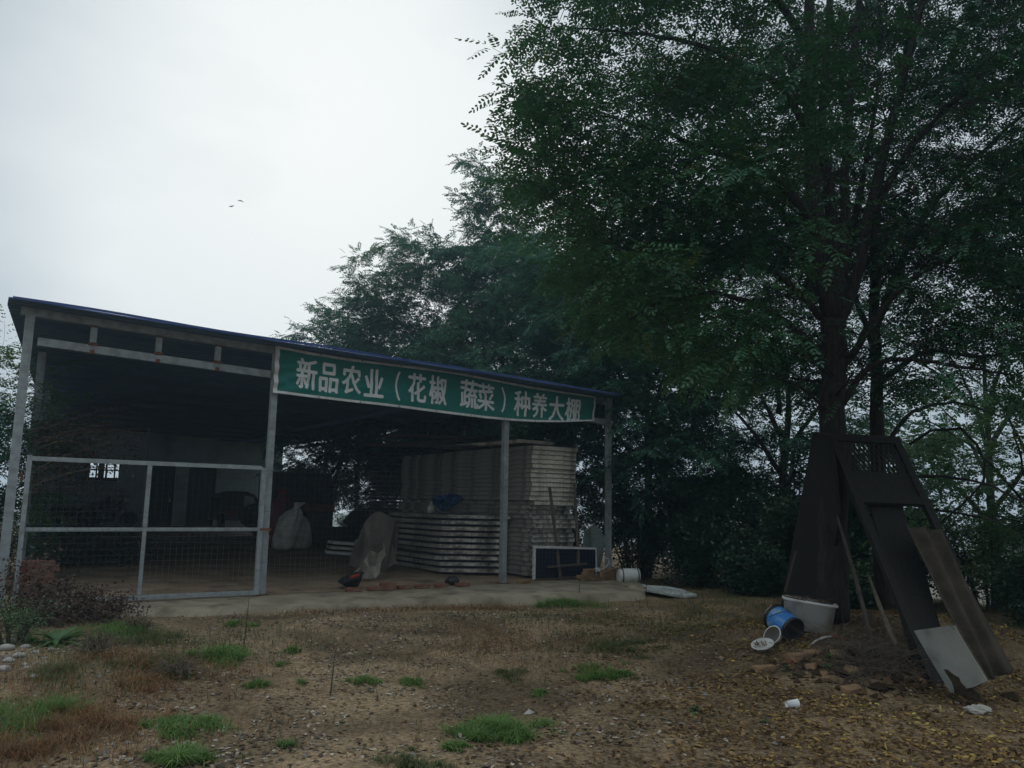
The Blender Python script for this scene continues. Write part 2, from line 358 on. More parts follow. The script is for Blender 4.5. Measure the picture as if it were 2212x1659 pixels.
L_dead = leafmat('withered_leaf', [(0.0, (0.055, 0.034, 0.026)), (0.7, (0.095, 0.058, 0.042)), (1.0, (0.17, 0.11, 0.075))], 0.1, 0.02)
L_grass = leafmat('green_grass', [(0.0, (0.072, 0.140, 0.030)), (0.6, (0.115, 0.215, 0.045)), (1.0, (0.23, 0.29, 0.085))], 0.3, 0.03)
L_dullgrass = leafmat('dull_grass', [(0.0, (0.055, 0.085, 0.030)), (0.5, (0.10, 0.115, 0.045)), (1.0, (0.22, 0.18, 0.09))], 0.25, 0.02)
L_drygrass = leafmat('dry_grass', [(0.0, (0.13, 0.066, 0.033)), (0.6, (0.235, 0.125, 0.058)), (1.0, (0.40, 0.28, 0.14))], 0.2, 0.02)
L_litter = leafmat('fallen_leaf', [(0.0, (0.075, 0.045, 0.026)), (0.42, (0.16, 0.095, 0.045)), (0.68, (0.27, 0.17, 0.075)), (0.9, (0.36, 0.235, 0.06)), (1.0, (0.50, 0.38, 0.12))], 0.12, 0.02)
L_chips = leafmat('pale_chips', [(0.0, (0.04, 0.03, 0.022)), (0.45, (0.20, 0.16, 0.12)), (1.0, (0.42, 0.37, 0.30))], 0.0, 0.02)

# ------------------------------------------------------------------ ground, apron and shed floor
def grid_coords(lo, hi, step, far):
    c = list(np.arange(lo, hi + 1e-6, step)); a = [lo]; s = step
    while a[-1] > -far: s *= 1.35; a.append(a[-1] - s)
    b = [hi]; s = step
    while b[-1] < far: s *= 1.35; b.append(b[-1] + s)
    return np.array(a[:0:-1] + c + b[1:])
gx = grid_coords(-9, 9, 0.07, 900); gy = grid_coords(3.5, 18, 0.07, 900)
GX, GY = np.meshgrid(gx, gy); GZ = gh(GX, GY)
nx, ny = len(gx), len(gy)
me = bpy.data.meshes.new('ground')
me.vertices.add(nx * ny); me.vertices.foreach_set('co', np.stack([GX, GY, GZ], -1).astype(np.float32).ravel())
ii, jj = np.meshgrid(np.arange(nx - 1), np.arange(ny - 1)); a0 = (jj * nx + ii).ravel()
quad = np.stack([a0, a0 + 1, a0 + nx + 1, a0 + nx], -1).astype(np.int32)
me.loops.add(quad.size); me.loops.foreach_set('vertex_index', quad.ravel())
me.polygons.add(len(quad)); me.polygons.foreach_set('loop_start', np.arange(0, quad.size, 4, dtype=np.int32))
me.polygons.foreach_set('use_smooth', np.ones(len(quad), bool)); me.update(calc_edges=True); me.materials.append(M_ground)
ground = bpy.data.objects.new('ground', me); SC.collection.objects.link(ground); tag(ground, kind='structure')

# concrete apron with a broken, dirty edge
edge = [(-3.9, -0.35), (-3.3, -0.62), (-2.6, -0.78), (-1.3, -1.1), (0, -1.36), (1.5, -1.42), (2.9, -1.5), (4.2, -1.95), (5.4, -2.4), (6.1, -2.3), (6.9, -1.5), (7.5, -0.7), (7.7, 0.0)]
P = []
for (a, b) in zip(edge[:-1], edge[1:]):
    for k in range(8):
        f = k / 8; s_ = a[0] * (1 - f) + b[0] * f; t_ = a[1] * (1 - f) + b[1] * f
        P.append((s_, t_ + 0.07 * float(vnoise(s_, t_, 3.1)) + 0.05 * float(vnoise(s_, t_, 11))))
P.append(edge[-1])
mb = MB(); vs = []; nP = len(P)
for (s_, t_) in P:
    zt = -0.01 + 0.02 * float(vnoise(s_, t_, 2))
    q = S(s_, t_ - 0.10, 0); vs += [S(s_, 0.0, -0.004), S(s_, (t_) * 0.5, -0.006), S(s_, t_ + 0.10, zt), S(s_, t_, zt - 0.03), S(s_, t_ - 0.12, min(zt - 0.05, gz(q.x, q.y) - 0.05) - 0.03)]
fs = []
for i in range(nP - 1):
    for k in range(4): fs.append((i * 5 + k, i * 5 + k + 1, i * 5 + k + 6, i * 5 + k + 5))
mb.add(vs, fs); apron = mb.build('concrete_apron', M_concrete, smooth=True); tag(apron, kind='structure')
mb = MB(); vs = []; fs = []
SS = np.linspace(-3.95, 7.75, 40); TT = np.linspace(0.0, 20.6, 50)
for t_ in TT:
    for s_ in SS: vs.append(S(s_, t_, FLOOR_SLOPE * t_ + 0.02 * float(vnoise(s_, t_, 1.3)) * min(1, t_)))
for j in range(49):
    for i in range(39): fs.append((j * 40 + i, j * 40 + i + 1, (j + 1) * 40 + i + 1, (j + 1) * 40 + i))
mb.add(vs, fs); fl = mb.build('shed_floor', M_floor, smooth=True); tag(fl, kind='structure')
def fz(s_, t_): return FLOOR_SLOPE * t_ + 0.02 * float(vnoise(s_, t_, 1.3)) * min(1, max(0, t_))

# ------------------------------------------------------------------ the shed
def left_s(t): return -3.45 + 0.095 * t                                   # the left side runs slightly inward
zl, zr = front(28, 640, -0.45), front(1340, 850, -0.45)
def roof_z(s): return zl[1] + (s - zl[0]) * (zr[1] - zl[1]) / (zr[0] - zl[0])
shed = thing('farm_shed', S(0, 0), 'open fronted steel farm shed with a low sloping blue sheet roof', 'shed')
# roof: trapezoid ribbed sheet, ribs along s so the left edge shows the profile
T0, T1 = -0.45, 21.0
ts = []; prof = []
t = T0; k = 0
while t < T1:
    for dt, dz in ((0.0, 0.0), (0.085, 0.0), (0.11, 0.030), (0.165, 0.030), (0.19, 0.0)):
        ts.append(t + dt); prof.append(dz)
    t += 0.21
mb = MB(); vs = []; fs = []; Sn = [0, .25, .5, .75, .97, 1.0]
for i, (t, dz) in enumerate(zip(ts, prof)):
    sl = left_s(max(t, 0)) - 0.34; sr = zr[0]
    for f in Sn:
        s_ = sl + (sr - sl) * f; vs.append(S(s_, t, roof_z(s_) + dz - 0.035 + (0.02 * math.sin(s_ * 1.3 + 1) if t < 0 else 0)))
m_ = len(Sn)
for i in range(len(ts) - 1):
    for k in range(m_ - 1): fs.append((i * m_ + k, i * m_ + k + 1, (i + 1) * m_ + k + 1, (i + 1) * m_ + k))
mb.add(vs, fs)
roof = mb.build('roof', [M_roof, M_under], shed)
sm = roof.modifiers.new('thickness', 'SOLIDIFY'); sm.thickness = 0.012; sm.offset = -1; sm.material_offset = 1
mb = MB()                                                                 # folded blue edge trim along the front
pts = [S(zl[0] + (zr[0] - zl[0]) * i / 24, T0 - 0.012, 0) for i in range(25)]
for i in range(24):
    sa = zl[0] + (zr[0] - zl[0]) * i / 24; sb = zl[0] + (zr[0] - zl[0]) * (i + 1) / 24
    wob = lambda q: 0.012 * math.sin(q * 1.7) + 0.03 * math.exp(-((q - 2.9) / 0.5) ** 2)
    a = S(sa, T0 - 0.014, roof_z(sa) - 0.02 + wob(sa)); b = S(sb, T0 - 0.014, roof_z(sb) - 0.02 + wob(sb))
    mb.hexa([a - V * .006 - Zv * .014, b - V * .006 - Zv * .014, b + V * .006 - Zv * .014, a + V * .006 - Zv * .014,
             a - V * .006 + Zv * .022, b - V * .006 + Zv * .022, b + V * .006 + Zv * .022, a + V * .006 + Zv * .022])
mb.build('roof_trim', M_roof, shed)
# purlins (along s) and rafters (along t) under the sheet
for i in range(11):
    t = 0.9 + i * 1.95; mb = MB(); a = left_s(t) - 0.2; b = zr[0] - 0.15
    mb.bar(S(a, t, roof_z(a) - 0.085), S(b, t, roof_z(b) - 0.085), 0.05, 0.08); mb.build('purlin', M_under, shed)
for s_ in (4.6, 7.2):
    mb = MB(); z = roof_z(s_) - 0.185
    mb.bar(S(s_ + (0.3 if s_ < -1 else 0), 0.15, z), S(s_ + (1.2 if s_ < -1 else 0), 20.0, z), 0.07, 0.10); mb.build('rafter', M_under, shed)
# front beam, lower rail, struts
bz = lambda s_: 4.105 + (s_ + 3.5) * (3.72 - 4.105) / 10.74
mb = MB(); mb.bar(S(-3.62, 0, bz(-3.62)), S(7.34, 0, bz(7.34)), 0.09, 0.17); mb.build('front_beam', M_steel, shed)
lz = lambda s_: 3.665 + (s_ + 3.42) * (3.27 - 3.665) / 10.6
mb = MB(); mb.bar(S(-3.38, 0, lz(-3.38)), S(-0.05, 0, lz(-0.05)), 0.07, 0.115); mb.build('tie_rail', M_steel, shed)
mb = MB(); mb.bar(S(0.11, 0, lz(0.1)), S(7.19, 0, lz(7.19)), 0.07, 0.115); mb.build('tie_rail', M_steel, shed)
for px, py in ((202, 725), (343, 745), (471, 757)):
    s_, z_ = front(px, py); mb = MB(); a, b = lz(s_) + 0.058, bz(s_) - 0.086
    mb.bar(S(s_, 0, a), S(s_, 0, b), 0.085, 0.06, U); st = mb.build('strut', M_steel, shed)
    for dz, sx, sz in ((a + .015, .125, .05), (a - .10, .06, .06), (b - .012, .10, .035)):
        mb = MB(); mb.box(S(s_, -0.002, dz), sx, 0.078, sz, U, V); mb.build('rusty_weld', M_rust, st)
# posts
def post(s_, t, z0, z1, w=0.10, name='post', base=True):
    mb = MB(); mb.bar(S(s_, t, z0), S(s_, t, z1), w, w, U)
    o = mb.build(name, M_steel, shed)
    if base:
        mb = MB(); mb.box(S(s_, t, z0 + 0.006), w * 2, w * 2, 0.012, U, V); mb.build('base_plate', M_rust, o)
    return o
post(-3.5, 0, -0.05, bz(-3.5) - 0.086, 0.115); post(0.03, 0, 0, bz(0.03) - 0.086, 0.10); post(4.62, 0.0, 0, bz(4.62) - 0.086, 0.105); post(7.26, 0, -0.05, bz(7.26) - 0.086, 0.10)
for t in (3.3, 8.0, 13.5): post(left_s(t), t, fz(left_s(t), t) - 0.03, roof_z(left_s(t)) - 0.13, 0.12, base=False)
for t in (6.0, 10.2, 13.2, 16.4): post(7.2, t, fz(7.2, t) - 0.03, roof_z(7.2) - 0.24, 0.10, base=False)
post(1.0, 17.0, fz(1, 17) - 0.03, roof_z(1.0) - 0.12, 0.05, base=False)
mb = MB(); mb.bar(S(7.2, 6.06, 3.05), S(7.2, 16.34, 3.05), 0.05, 0.08); mb.build('side_rail', M_steel, shed)
# back wall with window and two doorways (boxes between the openings)
TB = 20.2; wl, wr = left_s(TB) - 0.05, 6.75
wz0, wz1 = fz(0, TB) - 0.05, roof_z(3) - 0.10
def bw(x, y): return front(x, y, TB - 0.1)
w0, w1 = bw(190, 1033), bw(262, 998)
d1a, d1b = bw(315, 1130)[0], bw(371, 1130)[0]; d2a, d2b = bw(400, 1130)[0], bw(461, 1130)[0]; dt = bw(340, 1004)[1]
mb = MB()
def wallbox(sa, sb, za, zb):
    if zb == wz1: zb = roof_z(sb) - 0.05
    mb.box(S((sa + sb) / 2, TB, (za + zb) / 2), sb - sa, 0.2, zb - za, U, V)
wallbox(wl, w0[0], wz0, wz1); wallbox(w0[0], w1[0], wz0, w0[1]); wallbox(w0[0], w1[0], w1[1], wz1)
wallbox(w1[0], d1a, wz0, wz1); wallbox(d1a, d1b, dt, wz1); wallbox(d1b, d2a, wz0, wz1); wallbox(d2a, d2b, dt, wz1); wallbox(d2b, wr, wz0, wz1)
mb.build('back_wall', M_wall, shed)
mb = MB(); a, b = S(left_s(5) + 0.07, 5.0, 0), S(left_s(TB), TB - 0.1, 0)
d = (b - a); mb.box((a + b) / 2 + Zv * 1.75, 0.16, d.length, 3.5, d.normalized().cross(Zv), d.normalized()); mb.build('side_wall', M_wall, shed)
win = MB(); ww = w1[0] - w0[0]; wh = w1[1] - w0[1]; t_ = TB - 0.02
for f, wd in ((0.02, .05), (0.98, .05)): win.box(S(w0[0] + ww * f, t_, (w0[1] + w1[1]) / 2), wd, 0.06, wh, U, V)
for f in (0.03, 0.97): win.box(S(w0[0] + ww / 2, t_, w0[1] + wh * f), ww - 0.1, 0.055, 0.05, U, V)
wo = win.build('window', M_darkdoor, shed)
wb = MB()
for f, wd in ((0.25, .05), (0.40, .20), (0.56, .06), (0.83, .05)): wb.box(S(w0[0] + ww * f, t_ + 0.004, (w0[1] + w1[1]) / 2), wd, 0.05, wh - 0.08, U, V)
wb.box(S(w0[0] + ww / 2, t_ - 0.004, (w0[1] + w1[1]) / 2), ww - 0.12, 0.045, 0.05, U, V); wb.build('window_bars', M_darkdoor, wo)
fo = MB(); fo.box(S(w0[0] - 0.09, TB - 0.13, (w0[1] + w1[1]) / 2), 0.16, 0.06, wh + 0.25, U, V); fo.box(S((w0[0] + w1[0]) / 2, TB - 0.13, w1[1] + 0.06), ww - 0.02, 0.06, 0.1, U, V)
fo.box(S((w0[0] + w1[0]) / 2, TB - 0.14, w0[1] - 0.05), ww - 0.02, 0.08, 0.07, U, V); fo.build('window_surround', M_darkpanel, wo)
for a_, b_ in ((d1a, d1b), (d2a, d2b)):
    mb = MB(); mb.box(S((a_ + b_) / 2, TB, (wz0 + dt) / 2), b_ - a_ - 0.01, 0.06, dt - wz0 - 0.01, U, V); do = mb.build('door', M_darkdoor, shed)
    mb = MB(); mb.box(S(b_ - 0.12, TB - 0.05, 1.4), 0.04, 0.06, 0.14, U, V); mb.build('door_handle', M_steel, do)

# ------------------------------------------------------------------ gate and wire fence
def wire_panel(sa, sb, za, zb, t, pitch, r=0.0014, skew=0.0):
    m = MB(); n = int((sb - sa) / pitch)
    for i in range(n + 1):
        s_ = sa + (sb - sa) * i / n; j = 0.006 * float(vnoise(i, 3, 0.7))
        m.tube([S(s_, t, za), S(s_ + j, t, (za + zb) / 2), S(s_, t, zb)], r, 4, False)
    n = int((zb - za) / pitch)
    for i in range(n + 1):
        z = za + (zb - za) * i / n
        m.tube([S(sa + (sb - sa) * k / 4, t + 0.004, z + 0.012 * float(vnoise(i * 3.1, k, 0.9))) for k in range(5)], r, 4, False)
    return m
gate = thing('wire_mesh_gate', S(-1.7, -0.12), 'wide gate of grey steel tube and wire mesh closing the left bay of the shed', 'gate')
mb = MB(); GT = -0.12; ga, gb = -3.33, -0.09
def grail(z, h, name_mb): name_mb.bar(S(ga + 0.03, GT, z), S(gb - 0.03, GT, z - 0.006), 0.04, h)
mb.bar(S(ga, GT, 0.02), S(ga, GT, 2.05), 0.06, 0.05, U); mb.bar(S(gb, GT, 0.02), S(gb, GT, 2.0), 0.075, 0.05, U)
grail(2.005, 0.062, mb); grail(1.035, 0.055, mb); grail(0.06, 0.065, mb)
sm_, _ = front(316, 1100, GT); mb.bar(S(sm_, GT, 0.10), S(sm_, GT, 1.007), 0.05, 0.038, U); mb.bar(S(sm_, GT, 1.063), S(sm_, GT, 1.973), 0.06, 0.038, U)
gf = mb.build('frame', M_steel, gate)
wire_panel(ga + 0.04, gb - 0.04, 0.05, 1.9, GT - 0.03, 0.085).build('wire_mesh', M_wire, gate)
for z in (0.35, 1.75):
    mb = MB(); mb.tube([S(ga - 0.07, GT + 0.02, z - 0.06), S(ga - 0.07, GT + 0.02, z + 0.06)], 0.018, 8); mb.build('hinge', M_rust, gate)
mb = MB(); mb.bar(S(gb - 0.02, GT - 0.06, 1.03), S(gb + 0.16, GT - 0.06, 1.03), 0.02, 0.035); mb.tube([S(gb + 0.1, GT - 0.07, 1.02), S(gb + 0.12, GT - 0.11, 0.93), S(gb + 0.15, GT - 0.08, 0.88), S(gb + 0.10, GT - 0.09, 0.84)], 0.006, 5)
mb.build('latch', M_rust, gate)
fence = thing('wire_mesh_fence', S(3.6, -0.08), 'square mesh wire fence stretched along the right bays of the shed', 'fence')
wire_panel(0.10, 7.2, 0.04, 2.03, -0.085, 0.085).build('wire_mesh', M_wire, fence)
for z in (0.5, 1.3, 1.95):
    for s_ in (0.03, 4.62, 7.26):
        mb = MB(); mb.tube([S(s_ - 0.07, -0.09, z), S(s_, -0.10, z + 0.01), S(s_ + 0.07, -0.09, z)], 0.004, 4); mb.build('wire_tie', M_wire, fence)

# ------------------------------------------------------------------ banner
BT = -0.10
topL = [(595, 747), (680, 763.5), (756, 775.5), (904, 793.5), (978, 803), (1056, 818), (1162, 838.5), (1284, 857)]
botL = [(590, 848.5), (678, 859.5), (754, 868.5), (834, 877), (958, 893), (1052, 904), (1106, 909), (1158, 911.5), (1214, 912), (1288, 909)]
tp = np.array([front(x, y, BT) for x, y in topL]); bp_ = np.array([front(x, y, BT) for x, y in botL])
B0, B1 = tp[0, 0], tp[-1, 0]
def bsurf(a, b, lift=0.0):
    """a 0..1 along the banner, b 0..1 up it"""
    s_ = B0 + (B1 - B0) * a
    zt = float(np.interp(s_, tp[:, 0], tp[:, 1])); zb = float(np.interp(s_, bp_[:, 0], bp_[:, 1]))
    z = zb + (zt - zb) * b
    env = min(1, 6 * b * (1 - b) + 0.25)
    w = 0.035 * float(vnoise(a * 5 + b * 2.2, b * 3 - a * 1.5, 2.2)) + 0.018 * float(vnoise(a * 34 - b * 2, b * 1.2, 1.0, 7)) + 0.012 * float(vnoise(a * 70 + b * 9, b * 4, 1.0, 3))
    w += 0.02 * math.exp(-a * 9) * math.sin((b - a * 3) * 22)
    w += 0.05 * smooth(0.62, 0.95, a) * smooth(0.75, 0.0, b)                # the lower right hem blows in a little
    return S(s_, BT - 0.02 + w * env * 1.0 - lift, z)
banner = thing('banner', S(3.4, BT, 3.2), 'long green cloth banner with white Chinese lettering hung under the roof edge', 'banner')
NA, NB = 220, 26; mb = MB(); vs = [bsurf(i / NA, j / NB) for j in range(NB + 1) for i in range(NA + 1)]
fs = [(j * (NA + 1) + i, j * (NA + 1) + i + 1, (j + 1) * (NA + 1) + i + 1, (j + 1) * (NA + 1) + i) for j in range(NB) for i in range(NA)]
mb.add(vs, fs); cloth = mb.build('cloth', M_cloth, banner, smooth=True)
sm = cloth.modifiers.new('thickness', 'SOLIDIFY'); sm.thickness = 0.002; sm.offset = 0
mb = MB()
def hem(path):
    vs = []; fs = []
    for (a, b, da, db) in path: vs += [bsurf(a, b, 0.005), bsurf(a + da, b + db, 0.005)]
    for i in range(len(path) - 1): fs.append((2 * i, 2 * i + 1, 2 * i + 3, 2 * i + 2))
    mb.add(vs, fs)
n = 160
hem([(i / n, 1.0, 0, -0.055) for i in range(n + 1)]); hem([(i / n, 0.0, 0, 0.055) for i in range(n + 1)])
hem([(0.0, j / 24, 0.0105, 0) for j in range(25)]); hem([(1.0, j / 24, -0.006, 0) for j in range(25)])
hm = mb.build('hem', M_hem, cloth)
sm = hm.modifiers.new('thickness', 'SOLIDIFY'); sm.thickness = 0.004; sm.offset = 0
for i in range(10):
    for b in (0.975, 0.025):
        if b < 0.5 and i in (0,): continue
        mb = MB(); p = bsurf(0.004 + i * 0.11, b, 0.008)
        if b > 0.5: mb.tube([p - V * .004, p + V * .004, p + V * 0.03 + Zv * 0.10], [.011, .011, .003], 6)
        else: mb.tube([p, p - V * 0.004], 0.012, 8)
        mb.build('eyelet', M_wire, cloth)
chars = [('新', 664, .36), ('品', 711, .34), ('农', 760, .37), ('业', 808, .37), ('（', 859, .09), ('花', 901, .38), ('椒', 946, .38),
         ('蔬', 1013, .40), ('菜', 1049, .40), ('）', 1087, .09), ('种', 1127, .39), ('养', 1165, .39), ('大', 1202, .39), ('棚', 1237, .39)]
ctop = [(664, 776), (711, 786), (760, 791), (808, 799), (859, 803), (901, 808), (946, 813), (1013, 822), (1049, 830), (1087, 837), (1127, 845), (1165, 851), (1202, 857), (1237, 861)]
cbot = [(664, 841), (711, 848), (760, 851), (808, 858), (859, 866), (901, 869), (946, 874), (1013, 882), (1049, 887), (1087, 891), (1127, 899), (1165, 902), (1202, 908), (1237, 911)]
cur = bpy.data.curves.new('glyph', 'FONT')
letter = MB()
for i, (ch, px, wd) in enumerate(chars):
    cur.body = ch; cur.resolution_u = 3; cur.offset = 0.0
    to = bpy.data.objects.new('glyph', cur); SC.collection.objects.link(to)
    bpy.context.view_layer.update()
    tm = bpy.data.meshes.new_from_object(to.evaluated_get(bpy.context.evaluated_depsgraph_get()))
    bm = bmesh.new(); bm.from_mesh(tm); bpy.data.objects.remove(to)
    xs = [v.co.x for v in bm.verts]; ys = [v.co.y for v in bm.verts]
    if not xs: bm.free(); continue
    x0, x1, y0, y1 = min(xs), max(xs), min(ys), max(ys)
    for v in bm.verts: v.co.x = (v.co.x - x0) / (x1 - x0); v.co.y = (v.co.y - y0) / (y1 - y0)
    for k in range(1, 10):
        for no in ((1, 0, 0), (0, 1, 0)):
            bmesh.ops.bisect_plane(bm, geom=bm.verts[:] + bm.edges[:] + bm.faces[:], plane_co=(k / 10, k / 10, 0), plane_no=no)
    sc_, zc_ = front(px, ctop[i][1], BT); _, zb_ = front(px, cbot[i][1], BT)
    zT = float(np.interp(sc_, tp[:, 0], tp[:, 1])); zB = float(np.interp(sc_, bp_[:, 0], bp_[:, 1]))
    b0, b1 = (zb_ - zB) / (zT - zB), (zc_ - zB) / (zT - zB); b0 = max(b0, 0.04)
    bm.verts.ensure_lookup_table(); bm.verts.index_update(); fcs = [tuple(q.index for q in f.verts) for f in bm.faces]
    th_ = 0.007 if ch in '（）' else 0.0115                                   # heavy strokes: the glyph laid down again a little to each side
    for q_, (ox, oy) in enumerate(((0, 0), (th_, 0), (-th_, 0), (0, th_ * .8), (0, -th_ * .8))):
        vs = []
        for v in bm.verts:
            a = (sc_ + (v.co.x - 0.5) * wd * .94 + ox - B0) / (B1 - B0); vs.append(bsurf(a, b0 + (b1 - b0) * v.co.y + oy / (zT - zB), 0.005 + 0.0007 * q_))
        letter.add(vs, fcs)
    bm.free(); bpy.data.meshes.remove(tm)
letter.build('lettering', M_white, cloth)
# ------------------------------------------------------------------ stacks of insulated panels
ORD = ['top', 'second', 'third', 'fourth', 'fifth', 'sixth', 'seventh', 'eighth', 'ninth', 'tenth', 'eleventh', 'twelfth', 'thirteenth', 'fourteenth', 'fifteenth',
       'sixteenth', 'seventeenth', 'eighteenth', 'nineteenth', 'twentieth', 'twenty-first', 'twenty-second', 'twenty-third', 'twenty-fourth', 'twenty-fifth',
       'twenty-sixth', 'twenty-seventh', 'twenty-eighth', 'twenty-ninth', 'thirtieth']
def panel_proto(w, L, th, seed, core, skin, rough=0.012, shear=0.0):
    rn = random.Random(seed)
    root = thing('insulated_panel', (0, 0, 0), None, None)
    def outline(ins, am):
        o = []
        n = 26
        for k in range(n + 1): o.append(Vector((-w / 2 + ins + (w - 2 * ins) * k / n, ins + abs(rn.gauss(0, am)) + 0.03 * max(0, float(vnoise(k * 0.21, seed, 1.3))) * (am > 0), 0)))
        m = 12
        for k in range(1, m + 1): o.append(Vector((w / 2 - ins - abs(rn.gauss(0, am * .3)), L * k / m, 0)))
        for k in range(0, m): o.append(Vector((-w / 2 + ins + abs(rn.gauss(0, am * .3)), L - L * k / m, 0)))
        return [Vector((p.x, p.y - shear * p.x, 0)) for p in o]
    ol = outline(0.004, rough); mb = MB(); mb.slab([p + Zv * 0.006 for p in ol], Zv * (th - 0.012)); mb.m = [0, 0] + [0 if k < 26 else 1 for k in range(len(ol))]; mb.build('foam_core', [core, M_edge], root)
    for z in (0.0, th - 0.004):
        mb = MB(); mb.slab([p + Zv * z for p in outline(-0.002, 0)], Zv * 0.004); mb.build('steel_skin', skin, root)
    return root
def stack(protos, n, base, rot, pitch, label, group, jit, lean=Vector((0, 0, 0)), special=None, cat='panel'):
    for i in range(n):
        fresh = i < len(protos)
        o = protos[i] if fresh else copy_tree(protos[(i * 7 + i // 3) % len(protos)])
        j = jit(i); f = i / n
        o.location = base + U * j[0] + V * j[1] + Zv * (i * pitch) + lean * i
        o.rotation_euler = (j[3] if len(j) > 3 else 0, 0, rot + j[2])
        tag(o, label % ORD[n - 1 - i] if n - 1 - i else label.replace('%s from the top', 'topmost') % (), cat, group)
rj = random.Random(5)
cs, ct = 5.56, 0.42
jt = {}
def jit_tall(i):
    if i > 15: return (rj.gauss(0, .012), rj.gauss(0, .014), rj.gauss(0, .003))
    if i == 15: return (0.06, -0.04, 0.0)
    if i in (13, 14): return (-0.01, 0.12 + 0.05 * (14 - i), 0.0)
    return (rj.gauss(0, .025), abs(rj.gauss(0.0, .03)) + (0.10 if i in (5, 9) else 0), rj.gauss(0, .006))
tall = [panel_proto(1.17, 6.0, 0.0925, 30 + k, M_eps2 if k < 4 else M_eps, M_skin, 0.020 if k < 4 else 0.008) for k in range(8)]
zt0 = fz(6.1, 3) + 0.0
n = 28
order = [tall[i % 4] for i in range(15)]
for i in range(n):
    k = (i % 4) if i < 15 else 4 + (i % 4)
    if k not in jt: o = tall[k]; jt[k] = 1
    else: o = copy_tree(tall[k])
    j = jit_tall(i)
    o.location = S(cs + 0.585 + j[0], ct + j[1], zt0 + i * 0.0945); o.rotation_euler = (0, 0, TH + j[2])
    r_ = n - 1 - i
    tag(o, ('topmost cream foam panel of the tall stack beside the right post' if r_ == 0 else 'cream foam panel lying %s from the top of the tall stack beside the right post' % ORD[r_]), 'panel', 'panels in the tall cream stack')
# loose pieces on the tall stack
ztop = zt0 + n * 0.0945
def loose(name, s_, t_, z, w, L, th, rz, m, label, cat, tilt=0.0):
    o = thing(name, (0, 0, 0), label, cat); mb = MB(); rn = random.Random(int(s_ * 100)); out_ = []
    for k in range(15): out_.append(Vector((-w / 2 + w * k / 14, abs(rn.gauss(0, .012)), 0)))
    out_ += [Vector((w / 2, L, 0)), Vector((-w / 2, L, 0))]
    mb.slab(out_, Zv * th); mb.build('board', m, o); o.location = S(s_, t_, z); o.rotation_euler = (tilt, 0, TH + rz); return o
loose('foam_board', 5.95, 0.75, ztop + 0.06, 0.95, 3.0, 0.07, 0.06, M_eps, 'short cream foam board lying loose on top of the tall panel stack', 'board')
loose('timber_plank', 6.3, 1.6, ztop + 0.14, 0.35, 3.2, 0.05, 0.35, M_darkpanel, 'dark plank lying askew on the loose cream board under the roof', 'plank')
loose('timber_plank', 5.6, 2.2, ztop + 0.02, 0.3, 3.4, 0.05, 0.5, M_darkpanel, 'dark plank sticking out to the left over the tall panel stack', 'plank', 0.03)
loose('timber_plank', 6.4, 3.2, ztop + 0.30, 0.4, 2.6, 0.06, 0.9, M_darkpanel, 'uppermost dark plank lying across the tall panel stack', 'plank', 0.02)
loose('timber_plank', 5.75, 3.6, ztop + 0.2, 0.5, 2.4, 0.10, 0.2, M_darkpanel, 'thick dark plank at the back of the tall panel stack', 'plank')
# low stack
low = [panel_proto(1.16, 3.0, 0.080, 60 + k, M_eps2, M_skin, 0.022, .60) for k in range(6)]
d_ = ray(944, 1241); n_ = Zv - V * FLOOR_SLOPE; LC = CAMP + d_ * ((P1 - CAMP).dot(n_) / d_.dot(n_)); lcs, lct = st_of(LC)
zl0 = fz(5, 3) + 0.02; n = 10
for i in range(n):
    o = low[i] if i < 6 else copy_tree(low[(i * 5) % 6])
    q = (rj.gauss(0, .03) + 0.016 * i, rj.gauss(0, .03) + 0.012 * i)
    if i == n - 1: q = (q[0] + .12, q[1] - 0.05)
    o.location = S(lcs + 0.58 + q[0], lct - 0.35 + q[1], zl0 + i * 0.121); o.rotation_euler = (0, 0, TH - 0.02 + rj.gauss(0, .02) + 0.004 * i)
    r_ = n - 1 - i
    tag(o, ('topmost dirty foam panel of the low stack behind the wire fence' if r_ == 0 else 'dirty foam panel lying %s from the top of the low stack behind the wire fence' % ORD[r_]), 'panel', 'panels in the low dirty stack')
    if i:                                                                  # ribs on the sheet below hold the gap open
        pass
# rear stack of weathered panels
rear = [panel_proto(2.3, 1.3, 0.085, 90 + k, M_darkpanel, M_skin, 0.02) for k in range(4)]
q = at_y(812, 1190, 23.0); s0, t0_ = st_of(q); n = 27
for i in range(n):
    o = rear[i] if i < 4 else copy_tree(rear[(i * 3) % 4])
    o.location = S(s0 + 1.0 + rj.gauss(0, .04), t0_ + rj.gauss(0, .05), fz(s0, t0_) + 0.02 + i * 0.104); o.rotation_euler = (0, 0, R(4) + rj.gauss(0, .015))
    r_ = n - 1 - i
    tag(o, ('topmost brown board of the rear stack' if r_ == 0 else 'weathered brown board lying %s from the top of the rear stack' % ORD[r_]), 'board', 'boards in the brown rear stack')

